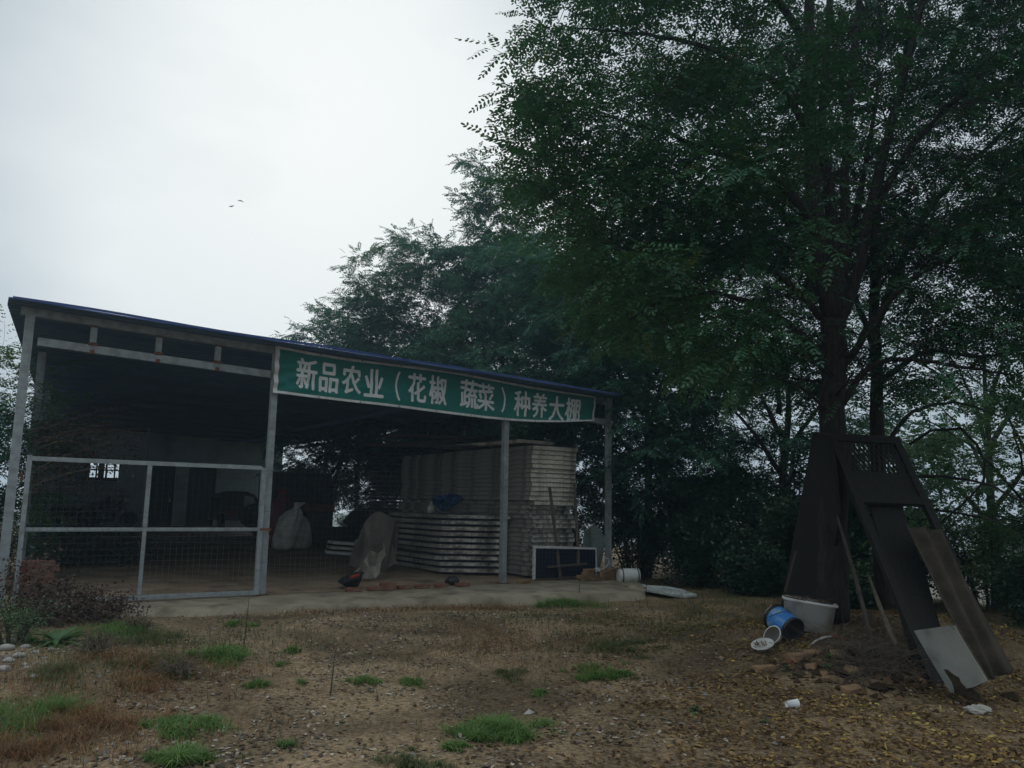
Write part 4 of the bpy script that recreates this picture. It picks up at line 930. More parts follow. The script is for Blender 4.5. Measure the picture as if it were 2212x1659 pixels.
for k in range(-6, n1):
    for sg in (1, -1):
        x0 = a0 + (a1 - a0) * k / (n1 - 5); x1 = x0 + sg * 0.16; hs, he = h0 + .30, h1
        if sg < 0: x0 += .16; x1 += .16
        ca = lambda v: min(max(v, a0), a1)
        if abs(ca(x0) - ca(x1)) < .006: continue
        f0 = (ca(x0) - x0) / (x1 - x0); f1 = (ca(x1) - x0) / (x1 - x0)
        pm_.bar(dp(ca(x0), hs + (he - hs) * f0) + nd * .004 * sg, dp(ca(x1), hs + (he - hs) * f1) + nd * .004 * sg, (.019 if abs((ca(x0)+ca(x1))/2 - (a0+a1)/2) < (a1-a0)*.36 else .05), .008, wu)
pm_.build('lattice_panel', M_olddark, door)
M_lath = pm('dark_lath', (0.06, 0.05, 0.04), (0.035, 0.03, 0.025), 9, .9, .1)
# planks inside the door frame
def plank_px(pts, ref, n_, th, name, m, label, off=0.0, cat='plank'):
    c = [at_plane(x, y, ref, n_) - n_ * off for x, y in pts]; mb = MB(); mb.slab(c, -n_ * th); o = mb.build(name, m); return tag(o, label, cat)
plank_px([(1878, 1040), (1948, 1050), (2010, 1230), (2066, 1420), (1990, 1430)], BLd, nd, .03, 'wide_plank', M_olddark, 'wide dark plank standing behind the open frame of the old door', .09)
plank_px([(1820, 1100), (1823, 1100), (1868, 1240), (1901, 1366), (1895, 1370), (1863, 1250)], BLd, nd, .02, 'thin_lath', M_lath, 'thin grey lath leaning beside the left stile of the old door', .12, 'lath')
plank_px([(1884, 1238), (1886, 1238), (1910, 1296), (1930, 1345), (1946, 1384), (1940, 1388), (1922, 1348), (1904, 1300)], BLd, nd, .02, 'split_lath', M_wood, 'pale splintered lath between the thin lath and the old door', .06, 'lath')
q = ground_hit(1868, 1378); 
c = [at_y(x, y, q.y + .25) for x, y in ((1856, 1378), (1893, 1372), (1884, 1320), (1867, 1320))]; mb = MB(); mb.slab(c, Vector((.02, .03, 0))); o = mb.build('short_board', M_wood); tag(o, 'short grey board end standing behind the thin lath', 'board')
q = ground_hit(1990, 1486); c = [Vector(q) + nd * .0, at_plane(2012, 1492, q, nd), at_plane(1906, 1210, q, nd), at_plane(1887, 1196, q, nd)]
# corrugated fibre cement sheets
def corr(name, label, BL, BR, TL, TR, waves, off=0.0):
    mb = MB(); vs = []; fs = []; nA, nB = int(waves * 14), 10
    nc = plane_of(BL, BR, TL)
    for j in range(nB + 1):
        for i in range(nA + 1):
            f, g_ = i / nA, j / nB + (.004 * float(vnoise(i * .7, j, .8)) if j in (0, nB) else 0)
            vs.append((BL * (1 - f) + BR * f) * (1 - g_) + (TL * (1 - f) + TR * f) * g_ + nc * (0.035 * math.cos(f * waves * 2 * math.pi) - off))
    for j in range(nB):
        for i in range(nA): fs.append((j * (nA + 1) + i, j * (nA + 1) + i + 1, (j + 1) * (nA + 1) + i + 1, (j + 1) * (nA + 1) + i))
    mb.add(vs, fs); o = mb.build(name, M_asb, smooth=True); s_ = o.modifiers.new('thickness', 'SOLIDIFY'); s_.thickness = .008; return tag(o, label, 'roofing sheet')
cB = ground_hit(2116, 1470) - Zv * .03; cT = at_y(1953, 1136, cB.y + .42); cR = at_y(2168, 1455, cB.y + .12); ncp = plane_of(cB, cR, cT)
corr('corrugated_sheet', 'brown corrugated fibre cement sheet leaning right of the old door', cB, cR, cT, at_plane(2028, 1145, cB, ncp), 2.0)
cB2 = at_y(2135, 1462, cB.y + .16); cR2 = ground_hit(2207, 1466) - Zv * .02; cT2 = at_y(1990, 1160, cB.y + .62); ncp2 = plane_of(cB2, cR2, cT2)
corr('corrugated_sheet', 'second corrugated sheet slipped behind the first with its foot sticking out right', cB2, cR2, cT2, at_plane(2046, 1172, cB2, ncp2), 1.5, .05)
# white faced board with a torn corner
BLw = ground_hit(2053, 1497) - Zv * .02; TLw = at_y(1974, 1363, BLw.y + .10); sw = TLw - BLw; TRw = perp_y(2063, 1351, TLw, sw)
if not (0.2 < (TRw - TLw).length < .7): TRw = at_y(2063, 1351, TLw.y + .02)
nw = plane_of(BLw, TLw, TRw)
c = [at_plane(x, y, BLw, nw) for x, y in ((1974, 1363), (2062, 1351), (2076, 1376), (2133, 1471), (2118, 1478), (2104, 1484), (2088, 1487), (2076, 1474), (2072, 1464), (2062, 1458), (2046, 1446), (2038, 1446), (2043, 1456), (2055, 1474), (2060, 1488), (2062, 1520), (2054, 1499), (2044, 1482), (2010, 1425))]
wbd = thing('white_board', BLw, 'white faced chipboard with a torn lower edge leaning on the old door', 'board')
mb = MB(); mb.slab(c[::-1], -nw * .004); mb.build('facing', M_whiteboard, wbd)
c2 = [at_plane(x, y, BLw, nw) - nw * .005 for x, y in ((1974, 1363), (2062, 1351), (2133, 1471), (2118, 1480), (2088, 1492), (2070, 1490), (2058, 1500), (2044, 1482))]
mb = MB(); mb.slab(c2[::-1], -nw * .016); mb.build('core', M_chip, wbd)
c = [at_plane(x, y, BLw, nw) - nw * .012 for x, y in ((2035, 1450), (2074, 1466), (2112, 1500), (2118, 1520), (2085, 1512), (2058, 1490))]
mb = MB(); mb.slab(c[::-1], -nw * .02); o = mb.build('chipboard_piece', M_chip); tag(o, 'torn brown chipboard piece under the white board', 'board')

# tub, bucket, bowl, dish, hose, cup, rag
q = ground_hit(1752, 1366); tb = thing('white_tub', q, 'dirty white rectangular plastic tub standing among twigs by the trunk', 'tub')
Mx = Matrix.Translation(q + Zv * .0 + Vector((0, .12, 0))) @ Matrix.Rotation(R(-14), 4, 'Z') @ Matrix.Rotation(R(-1), 4, 'X') @ Matrix.Rotation(R(7), 4, 'Y') @ Matrix.Scale(1.1, 4)
mb = MB(); mb.lathe([((.19, .13), 0), ((.22, .155), .012), ((.245, .175), .27), ((.262, .192), .275), ((.266, .196), .29), ((.258, .188), .303), ((.238, .168), .297), ((.21, .145), .12), ((0, 0), .11)], 40, Mx, sq=.5); mb.build('tub', M_plastic, tb, True)
mb = MB(); rnn = random.Random(4)
for k in range(60):
    p = Mx @ Vector((rnn.uniform(-.2, .2), rnn.uniform(-.13, .13), .285 + rnn.uniform(0, .03))); d = Vector((rnn.gauss(0, .08), rnn.gauss(0, .05), rnn.gauss(0, .015))); mb.tube([p - d, p + d], .0025, 3, False)
tg = mb.build('dry_twigs', M_deadtwig); tag(tg, 'dry twigs and needles lying in the white tub', 'twigs', kind='stuff')
def lie(pA, pB):                                                              # matrix with z along pA->pB
    d = (pB - pA); return Matrix.Translation(pA) @ d.to_track_quat('Z', 'Y').to_matrix().to_4x4()
qb = ground_hit(1706, 1390); r_ = .135
A = at_y(1672, 1331, qb.y + .28); B_ = at_y(1716, 1362, qb.y - .02)
bk = thing('blue_bucket', qb, 'blue bucket with black rims lying on its side by the white tub', 'bucket')
Mx = lie(A, B_); Lb = (B_ - A).length
mb = MB(); mb.lathe([(.136, .05), (.128, Lb - .05)], 36, Mx); mb.build('blue_wrap', pm('blue_print', (0.035, 0.20, 0.52), (0.22, 0.36, 0.50), 7, .4, .02, contrast=(.52, .60), spec=.4), bk, True)
mb = MB(); mb.lathe([(0, .012), (.12, .012), (.137, 0), (.146, .004), (.146, .02), (.137, .024), (.137, .0495)], 36, Mx)
mb.build('rim', M_blackplastic, bk, True)
mb = MB(); mb.lathe([(.1285, Lb - .0495), (.134, Lb - .03), (.134, Lb - .005), (.125, Lb), (.118, Lb - .012), (.06, Lb - .02), (0, Lb - .016)], 36, Mx); mb.build('base', M_blackplastic, bk, True)
mb = MB(); Mi = Mx.to_3x3()
pts = [Mx @ Vector((.14 * math.cos(a_), .14 * math.sin(a_) , .05 + .12 * math.sin(max(0, a_)) )) for a_ in np.linspace(0.2, 2.9, 14)]; mb.tube(pts, .0035, 5); mb.build('handle', M_wire, bk)
mb = MB()                                                                     # printed white marks on the black band
for k in range(6):
    a_ = 2.1 + k * .13; 
    for dz in (.006, .014): mb.tube([Mx @ Vector((.1475 * math.cos(a_ + d_), .1475 * math.sin(a_ + d_), dz)) for d_ in (0, .06)], .0018, 4)
mb.build('white_marks', M_white, bk)
qd = ground_hit(1650, 1408); bw_ = thing('white_bowl', qd, 'white plastic bowl tilted on its edge beside the blue bucket', 'bowl')
cA = at_y(1668, 1372, qb.y - .06); Mx = lie(cA, cA + Vector((-.10, -.06, .07)))
mb = MB(); mb.lathe([(0, -.085), (.05, -.085), (.06, -.08), (.098, -.005), (.108, -.002), (.108, .006), (.096, .004), (.056, -.07), (0, -.074)], 30, Mx); mb.build('bowl', M_plastic, bw_, True)
mb = MB(); mb.lathe([(.0955, .0035), (.055, -.0695), (0, -.0735)], 30, Mx); mb.build('dirty_inside', M_tarp, bw_, True)
cB = at_y(1648, 1394, qd.y + .02); ds = thing('white_dish', qd, 'shallow white dish full of leaves in front of the tilted bowl', 'dish')
Mx = lie(cB, cB + Vector((-.03, -.03, .10)))
mb = MB(); mb.lathe([(0, -.055), (.06, -.055), (.075, -.045), (.108, .01), (.118, .012), (.118, .02), (.104, .018), (.07, -.02), (0, -.025)], 30, Mx); mb.build('dish', M_plastic, ds, True)
lv = []; rnd_ = random.Random(8)
for k in range(26):
    a_ = rnd_.random() * 6.28; rr_ = .085 * math.sqrt(rnd_.random()); c_ = Vector((math.cos(a_) * rr_, math.sin(a_) * rr_, .004 + .01 * rnd_.random())); e1 = Vector((rnd_.gauss(0, 1), rnd_.gauss(0, 1), .2)).normalized(); e2 = e1.cross(Vector((0, 0, 1))).normalized()
    lv += [tuple(Mx @ p) for p in (c_, c_ + e1 * .02 + e2 * .008, c_ + e1 * .042, c_ + e1 * .02 - e2 * .008)]
o = raw_mesh('dry_leaves', lv, 4, L_litter, None, [rnd_.random() * .6 for _ in range(26)]); tag(o, 'dry leaves lying in the shallow white dish', 'leaves', None, 'stuff')
# pipe, half white and half red
qp = ground_hit(1752, 1396); qe = ground_hit(1860, 1402)
pts = [(1750, 1394, qp.y), (1764, 1383, qp.y), (1782, 1376, qp.y + .03), (1797, 1375, qp.y + .05), (1815, 1377, qp.y + .06), (1836, 1384, qp.y + .06), (1858, 1394, qp.y + .05)]
pts = [at_y(x, y, Y) for x, y, Y in pts]
pi_ = thing('bent_pipe', pts[0], 'thin bent pipe, half white and half red, arching over the brick heap', 'pipe')
mb = MB(); mb.tube(pts[:4], .011, 8); mb.build('white_half', M_plastic, pi_, True)
mb = MB(); mb.tube(pts[3:], [.0115, .013, .013, .012], 8); mb.build('red_half', M_redbright, pi_, True)
q = ground_hit(1711, 1530); cp = thing('paper_cup', q, 'white paper cup lying on the fallen leaves', 'cup')
Mx = Matrix.Translation(q + Zv * .034) @ Matrix.Rotation(R(12), 4, 'Z') @ Matrix.Rotation(R(88), 4, 'Y')
mb = MB(); mb.lathe([(0, -.048), (.024, -.048), (.025, -.05), (.036, .05), (.0375, .051), (.035, .05), (.024, -.044), (0, -.044)], 22, Mx); mb.build('cup', M_white, cp, True)
q = ground_hit(2112, 1542); PTw = q
blob('paper_rag', q, .09, .05, .035, M_tarp2, 'crumpled white rag lying below the torn board', 'rag', 61, rough=.9, sub=4)
# bricks and stones in the heap
g = 'broken bricks in the heap'
heap = [(1735, 1416, .35, 'long dusty brick at the upper left of the heap below the bent pipe', 1, 1.25), (1822, 1412, -.3, 'broad dusty brick directly under the red end of the pipe', 1, 1.0),
        (1757, 1433, .9, 'half buried brick below the long dusty one', 1, .8), (1806, 1466, -.5, 'yellowish brick at the front of the heap', 1, 1.0),
        (1650, 1440, .1, 'dusty brick lying alone left of the heap', 1, .9), (1717, 1424, .2, 'small red brick end left of the long dusty brick', 0, .6), (1873, 1425, .5, 'small red brick piece among dry twigs right of the heap', 0, .6)]
heap += [(1780, 1448, 1.2, 'half brick between the green weed and the brown stone', 1, .6), (1765, 1405, .1, 'brick lying flat just below the white half of the pipe', 1, .8), (1850, 1440, -.9, 'brick end behind the brown stone', 1, .7), (1838, 1484, .4, 'brick sunk in the leaves below the brown stone', 1, .8), (1790, 1428, -.2, 'small brick lump in the middle of the heap', 1, .6), (1900, 1470, .7, 'brick under the dry twigs by the door foot', 1, .8)]
for px, py, rz, lb_, pale, sc in heap:
    q = ground_hit(px, py + 8); brick(q - Zv * .01, rz, lb_, g, bool(pale), R(rj.uniform(-14, 14)), R(rj.uniform(-10, 16)), sc)
q = ground_hit(1841, 1460); blob('brown_stone', q - Zv * .02, .085, .07, .06, M_brick_pale, 'angular brown stone among the broken bricks', 'stone', 71, rough=.7, sub=2)
# ------------------------------------------------------------------ vegetation
def oval(L, W, n):
    if n == 4: return np.array([(0, 0, 0), (L * .45, W / 2, 0), (L, 0, 0), (L * .45, -W / 2, 0)])
    return np.array([(0, 0, 0), (L * .28, W * .46, 0), (L * .74, W * .44, 0), (L, 0, 0), (L * .74, -W * .44, 0), (L * .28, -W * .46, 0)])
def frond(L, pairs, lw, n, rng, droop=.5):
    """one pinnate leaf along +x: its leaflets as polygons (k*n,3)"""
    o = []
    xs = np.linspace(.22, .93, pairs) * L; ll = lw
    def place(x, ang, tw, dn, sc):
        p = oval(ll * sc, ll * sc * .48, n).copy()
        c, s_ = math.cos(tw), math.sin(tw); y, z = p[:, 1] * c, p[:, 1] * s_; p[:, 1], p[:, 2] = y, z
        c, s_ = math.cos(dn), math.sin(dn); x_, z = p[:, 0] * c + p[:, 2] * s_, -p[:, 0] * s_ + p[:, 2] * c; p[:, 0], p[:, 2] = x_, z
        c, s_ = math.cos(ang), math.sin(ang); x_, y = p[:, 0] * c - p[:, 1] * s_, p[:, 0] * s_ + p[:, 1] * c; p[:, 0], p[:, 1] = x_, y
        p[:, 0] += x; p[:, 2] -= droop * x * x / L * .6
        o.append(p)
    for i, x in enumerate(xs):
        for sg in (1, -1):
            place(x, sg * (R(64) + rng.normal(0, .12)), rng.normal(0, .3), .30 + rng.normal(0, .2), .8 + .3 * math.sin(math.pi * (i + 1) / (pairs + 1)) + rng.normal(0, .05))
    place(L, rng.normal(0, .1), rng.normal(0, .2), .3, 1.0)
    return np.concatenate(o)
def frames(d, upv):
    """rotation matrices with x along d, z close to upv"""
    x = d / np.linalg.norm(d, axis=1, keepdims=True)
    y = np.cross(upv, x); y /= np.linalg.norm(y, axis=1, keepdims=True) + 1e-9
    z = np.cross(x, y); return np.stack([x, y, z], -1)
class Tree:
    def __init__(s, seed, fr=(.26, 6, .042, 6), nvar=5):
        s.r = np.random.default_rng(seed); s.wood = MB(); s.P = []; s.D = []; s.nodes = []
        s.n = fr[3]; s.fr = [frond(fr[0] * (.85 + .3 * s.r.random()), fr[1] + int(s.r.integers(-1, 2)), fr[2], fr[3], s.r) for _ in range(nvar)]
    def limb(s, pts, r0, r1, n=9, node=True, sway=.03):
        pts = [Vector(p) for p in pts]; o = []                                    # smooth the polyline (Catmull-Rom)
        P_ = [pts[0] * 2 - pts[1]] + pts + [pts[-1] * 2 - pts[-2]]
        for i in range(1, len(P_) - 2):
            for k in range(6):
                t = k / 6; a, b, c, d = P_[i - 1:i + 3]
                o.append(.5 * ((2 * b) + (c - a) * t + (2 * a - 5 * b + 4 * c - d) * t * t + (3 * b - a - 3 * c + d) * t ** 3) + Vector(s.r.normal(0, sway * .25, 3)))
        o.append(pts[-1]); m = len(o)
        rad = [r0 + (r1 - r0) * (i / (m - 1)) ** .8 for i in range(m)]
        s.wood.tube(o, rad, n)
        if node: s.nodes += [(o[i], rad[i], (o[min(i + 1, m - 1)] - o[max(0, i - 1)]).normalized()) for i in range(m)]
        return o
    def branch_to(s, tg, up_bias=.35, minz=-9):
        """curved branch from the best place on the skeleton to a target"""
        tg = Vector(tg); best = None
        for (p, r, d) in s.nodes:
            if p.z < minz: continue
            v = tg - p; L = v.length
            if L < .15: continue
            c = L * (1 + .9 * max(0, (p.z - tg.z) / L + .15)) - 2.5 * r
            if best is None or c < best[0]: best = (c, p, r, d, L)
        if best is None: return
        _, p, r, d, L = best
        v = (tg - p); mid = p + v * .5 + Vector((0, 0, 1)) * (up_bias * L * .28) + Vector(s.r.normal(0, .07 * L, 3))
        pts = []
        n = max(5, int(L / .22))
        for i in range(n + 1):
            t = i / n; pts.append(p * (1 - t) ** 2 + mid * (2 * t * (1 - t)) + tg * t * t)
        rr = min(r * .55, .008 + .012 * L)
        rad = [rr + (.004 - rr) * (i / n) for i in range(n + 1)]
        s.wood.tube(pts, rad, 6 if rr > .02 else 4, False)
        for i in range(2, n + 1):
            s.nodes.append((pts[i], rad[i], (pts[i] - pts[i - 1]).normalized()))
        return pts
    def leaf_out(s, pts, start=.35, step=.10, tl=(.35, .7), fstep=.055, droop=.35, keep=1.0, spread=1.0):
        n = len(pts) - 1; tot = sum((pts[i + 1] - pts[i]).length for i in range(n)); k = int(tot * (1 - start) / step) + 1
        for j in range(k):
            f = start + (1 - start) * (j + s.r.random()) / k
            if s.r.random() > keep: continue
            x = min(f, .999) * n; i = int(x); p = pts[i].lerp(pts[i + 1], x - i); d = (pts[i + 1] - pts[i]).normalized()
            side = Vector((d.y, -d.x, 0)); side = side.normalized() if side.length > .1 else Vector((1, 0, 0))
            sg = 1 if j % 2 else -1
            td = (d * s.r.uniform(.3, 1.1) + side * sg * s.r.uniform(.4, 1.0) * spread + Vector((0, 0, s.r.normal(.12, .35)))).normalized()
            L = s.r.uniform(*tl)
            s.twig(p, td, L, fstep, droop)
        s.twig(pts[-1], (pts[-1] - pts[-2]).normalized(), s.r.uniform(*tl), fstep, droop)
    def twig(s, p, d, L, fstep, droop):
        m = 4; q = [p]; dd = Vector(d)
        for i in range(m):
            dd = (dd + Vector((0, 0, -droop * .16)) + Vector(s.r.normal(0, .07, 3))).normalized(); q.append(q[-1] + dd * (L / m))
        s.wood.tube(q, [.004, .0035, .003, .0025, .002], 3, False)
        k = int(L / fstep)
        for i in range(k):
            f = (i + .5) / k * m; a = int(f); pp = q[a].lerp(q[min(a + 1, m)], f - a); t_ = (q[min(a + 1, m)] - q[a]).normalized()
            side = Vector((t_.y, -t_.x, 0)); side = side.normalized() if side.length > .05 else Vector((1, 0, 0))
            fd = (t_ * s.r.uniform(.2, .9) + side * ((1 if i % 2 else -1) * s.r.uniform(.5, 1)) + Vector((0, 0, s.r.normal(-.12, .28)))).normalized()
            s.P.append(tuple(pp)); s.D.append(tuple(fd))
        s.P.append(tuple(q[-1])); s.D.append(tuple((q[-1] - q[-2]).normalized()))
    def finish(s, name, loc, label, cat, group, leaf, bark, clump=.8, cut=None):
        root = thing(name, loc, label, cat, group)
        s.wood.build('trunk', bark, root, True)
        P = np.array(s.P); D = np.array(s.D)
        if cut is not None:
            k = cut(P); P, D = P[k], D[k]
        upv = np.tile(np.array([0, 0, 1.0]), (len(P), 1)) + s.r.normal(0, .30, (len(P), 3))
        M = frames(D, upv); sc = s.r.uniform(.8, 1.15, len(P)); var = s.r.integers(0, len(s.fr), len(P))
        base = np.clip(.45 + .9 * vnoise(P[:, 0] + P[:, 2] * .7, P[:, 1] - P[:, 2] * .4, clump, 4), 0, 1)
        V_, C_ = [], []
        for k, T in enumerate(s.fr):
            m = var == k
            if not m.any(): continue
            vv = np.einsum('nij,kj->nki', M[m], T) * sc[m][:, None, None] + P[m][:, None, :]
            V_.append(vv.reshape(-1, 3)); nl = len(T) // s.n
            C_.append((base[m][:, None] * .75 + s.r.random((m.sum(), nl)) * .25 + (s.r.random((m.sum(), 1)) > .985) * .4).ravel())
        o = raw_mesh('crown', np.concatenate(V_), s.n, leaf, root, np.clip(np.concatenate(C_), 0, 1))
        print('TREE', name, len(P), len(o.data.polygons))
        return root
def in_ell(rng, c, r, n, shell=0.0, cond=None):
    o = []
    while len(o) < n:
        d = rng.normal(size=3); d /= np.linalg.norm(d); k = (shell + (1 - shell) * rng.random() ** .45)
        p = np.array(c) + d * np.array(r) * k
        if cond is None or cond(p): o.append(p)
    return o
def pxp(x, y, Y): return at_y(x, y, Y)

# the big locust on the right: trunk forking into upright limbs, long limbs reaching left
T = Tree(21, (.28, 6, .050, 6))
ty = TREE.y
tb_ = TREE
fork = pxp(1797, 690, ty)
trunk = T.limb([tb_, pxp(1800, 1150, ty), pxp(1800, 900, ty), fork], .185, .135, 14, sway=.05)
T.limb([fork, pxp(1768, 520, ty), pxp(1752, 330, ty), pxp(1748, 120, ty - .1), pxp(1750, -150, ty - .1), pxp(1740, -420, ty)], .125, .04, 10)
T.limb([fork, pxp(1800, 560, ty + .1), pxp(1790, 400, ty + .2), pxp(1775, 300, ty + .2), pxp(1790, 60, ty + .3), pxp(1810, -300, ty + .5)], .10, .035, 9)
T.limb([fork, pxp(1822, 560, ty + .1), pxp(1826, 400, ty + .1), pxp(1838, 200, ty + .2), pxp(1860, -40, ty + .3), pxp(1880, -330, ty + .4)], .085, .03, 9)
T.limb([pxp(1800, 730, ty), pxp(1850, 600, ty), pxp(1880, 450, ty - .1), pxp(1930, 250, ty - .3), pxp(1985, 40, ty - .5), pxp(2040, -220, ty - .7)], .085, .03, 9)
T.limb([pxp(1870, 490, ty), pxp(1960, 330, ty - .2), pxp(2060, 220, ty - .5), pxp(2180, 110, ty - .9), pxp(2330, 0, ty - 1.2)], .055, .02, 8)
T.limb([pxp(1766, 500, ty), pxp(1690, 400, ty - .2), pxp(1610, 355, ty - .5), pxp(1520, 320, ty - .8), pxp(1420, 280, ty - 1.0), pxp(1290, 250, ty - 1.1)], .065, .008, 8)
T.limb([pxp(1752, 300, ty), pxp(1690, 190, ty - .2), pxp(1600, 140, ty - .5), pxp(1500, 95, ty - .8), pxp(1350, 70, ty - 1.0), pxp(1240, 60, ty - 1.1)], .06, .008, 8)
T.limb([pxp(1780, 690, ty), pxp(1690, 600, ty - .1), pxp(1600, 560, ty - .4), pxp(1480, 500, ty - .8), pxp(1350, 480, ty - 1.2)], .05, .009, 8)
T.limb([pxp(1785, 780, ty), pxp(1690, 690, ty - .2), pxp(1580, 640, ty - .6), pxp(1460, 640, ty - 1.0), pxp(1360, 690, ty - 1.2)], .05, .012, 7)
T.limb([pxp(1820, 870, ty), pxp(1880, 790, ty - .1), pxp(1960, 775, ty - .3), pxp(2060, 790, ty - .7), pxp(2180, 810, ty - 1.0)], .045, .012, 7)
T.limb([pxp(1815, 800, ty), pxp(1930, 640, ty - .2), pxp(2040, 560, ty - .5), pxp(2170, 500, ty - .9), pxp(2330, 450, ty - 1.2)], .05, .015, 7)
T.limb([pxp(1750, 100, ty), pxp(1640, -40, ty - .6), pxp(1500, -110, ty - 1.2), pxp(1300, -140, ty - 1.6)], .06, .015, 7)
T.limb([pxp(1750, 0, ty), pxp(1700, -150, ty - 1.2), pxp(1640, -260, ty - 2.4)], .05, .015, 7)
T.limb([fork, pxp(1850, 450, ty + .8), pxp(1880, 300, ty + 1.7), pxp(1900, 150, ty + 2.6)], .07, .02, 7)
T.limb([fork, pxp(1700, 480, ty + .8), pxp(1600, 360, ty + 1.8), pxp(1500, 270, ty + 2.4)], .07, .02, 7)
cx, cy, cz = TREE.x + .1, TREE.y - .2, 6.0
def lowcut(x, y): return 2.75 + .95 * np.maximum(0, 2.0 - x) + .10 * (y - 8)
def crown_ok(p):
    if p[1] < 5.7 or p[0] < -.1: return False
    # lower boundary rises toward the left
    lo = lowcut(p[0], p[1])
    return p[2] > lo
tg = in_ell(T.r, (cx - .1, cy, cz), (3.75, 3.2, 3.7), 820, .2, crown_ok)
# full sprays along the visible left edge and the low hanging skirt
tg += [np.array(pxp(x, y, Y)) for x, y, Y in [(1085, 20, 7.2), (1075, 70, 7.0), (1060, 105, 7.0), (1080, 140, 7.1), (1085, 180, 7.2), (1075, 215, 7.1), (1070, 255, 7.2), (1110, 300, 7.3), (1115, 335, 7.2), (1150, 380, 7.4), (1180, 430, 7.5),
       (1130, 40, 7.6), (1110, 90, 7.3), (1100, 160, 7.5), (1120, 230, 7.3), (1140, 290, 7.5), (1160, 350, 7.4), (1200, 20, 7.4), (1210, 90, 7.5), (1240, 150, 7.4), (1230, 220, 7.5), (1250, 290, 7.4), (1280, 350, 7.5), (1300, 60, 7.5), (1320, 130, 7.4), (1330, 200, 7.5), (1340, 270, 7.4), (1350, 340, 7.5), (1330, 410, 7.5), (1400, 30, 7.4), (1410, 110, 7.3), (1430, 190, 7.4), (1450, 370, 7.4), (1420, 450, 7.4), (1500, 500, 7.3), (1530, 420, 7.3), (1150, 110, 7.6), (1160, 180, 7.7), (1170, 260, 7.6), (1190, 330, 7.6), (1230, 400, 7.8), (1280, 470, 7.6), (1330, 540, 7.6), (1370, 620, 7.5), (1420, 690, 7.4), (1480, 740, 7.4), (1560, 770, 7.2), (1640, 740, 7.2),
       (1400, 560, 7.0), (1500, 620, 7.0), (1590, 680, 6.9), (1690, 700, 7.2), (1950, 730, 7.0), (2030, 790, 7.2), (2100, 850, 7.2), (2170, 870, 7.1), (1950, 860, 7.8), (2020, 880, 7.6), (1870, 850, 8.2), (2200, 700, 6.8), (2120, 640, 6.9), (2030, 660, 7.2), (1880, 690, 7.4)]]
order = np.argsort([np.linalg.norm(np.array(p) - np.array(fork)) for p in tg])
def t1_cut(P):
    x, y, z = P.T
    k = z > lowcut(x, y) - .28 + .25 * vnoise(x, y + z, 2.5)
    k &= (x > -.16 + .5 * vnoise(z * 1.4, y, 1.0, 5)) & (y > 5.5)
    d = np.abs(x - (TREE.x + .03 * (z - 3))); bare = (d < .95 - .03 * (z - 3) + .3 * vnoise(z, y, 1.5)) & (y < TREE.y + .1) & (z < 10)      # the inside of the crown round the trunk is bare
    k &= ~(bare & (T.r.random(len(P)) < .92))
    k &= vnoise(x * .8 + y * .5, z * .9 - y * .3, 1.7, 12) > -.18                                                     # openings between the sprays
    return k
order = [i for i in order if tg[i][0] > .16 and tg[i][2] > lowcut(tg[i][0], tg[i][1]) - .1]
for i in order:
    b = T.branch_to(tg[i], .3, 2.0)
    if b: T.leaf_out(b, .26, .095, (.32, .66), .052, .45)
T.finish('locust_tree', TREE, 'big dark locust tree with a thick forked trunk rising behind the leaning boards', 'tree', 'locust trees', L_locust, M_bark, cut=t1_cut)

# the slimmer tree just behind it on the right
T = Tree(33, (.26, 6, .046, 4))
q = at_y(1898, 1110, 10.6); base = Vector((q.x + .02, 10.6, gz(q.x, 10.6) - .05)); ty = 10.6
top_ = pxp(1890, 620, ty); T.limb([base, pxp(1896, 1000, ty), pxp(1894, 820, ty), top_, pxp(1900, 400, ty + .1), pxp(1960, 100, ty), pxp(1990, -250, ty)], .115, .03, 10)
T.limb([pxp(1892, 700, ty), pxp(1990, 480, ty), pxp(2100, 350, ty + .1), pxp(2260, 200, ty + .2)], .06, .02, 8)
T.limb([pxp(1895, 830, ty), pxp(2000, 760, ty + .2), pxp(2120, 770, ty + .3), pxp(2280, 740, ty + .3)], .05, .015, 7)
T.limb([pxp(1897, 1000, ty), pxp(1960, 900, ty + .3), pxp(2060, 870, ty + .6), pxp(2160, 900, ty + .8)], .04, .012, 6)
T.limb([pxp(1892, 760, ty), pxp(1830, 600, ty + .5), pxp(1740, 480, ty + 1), pxp(1650, 400, ty + 1.3)], .05, .012, 7)
tg = in_ell(T.r, (q.x + 1.5, 10.6, 6.0), (3.6, 2.4, 3.3), 220, .2, lambda p: p[2] > 4.2 + .1 * (q.x + 1 - p[0]))
tg += [np.array(pxp(x, y, Y)) for x, y, Y in [(1980, 820, 9.6), (2070, 840, 9.7), (2140, 800, 9.8), (2200, 860, 9.9), (1960, 720, 9.5), (2050, 700, 9.6), (2160, 690, 9.6)]]
for i in np.argsort([np.linalg.norm(np.array(p) - np.array(top_)) for p in tg]):
    b = T.branch_to(tg[i], .3, 2.2)
    if b: T.leaf_out(b, .28, .11, (.32, .66), .055, .45)
T.finish('locust_tree', base, 'slim locust tree with a straight thin trunk just right of the thick forked one', 'tree', 'locust trees', L_locust, M_bark)

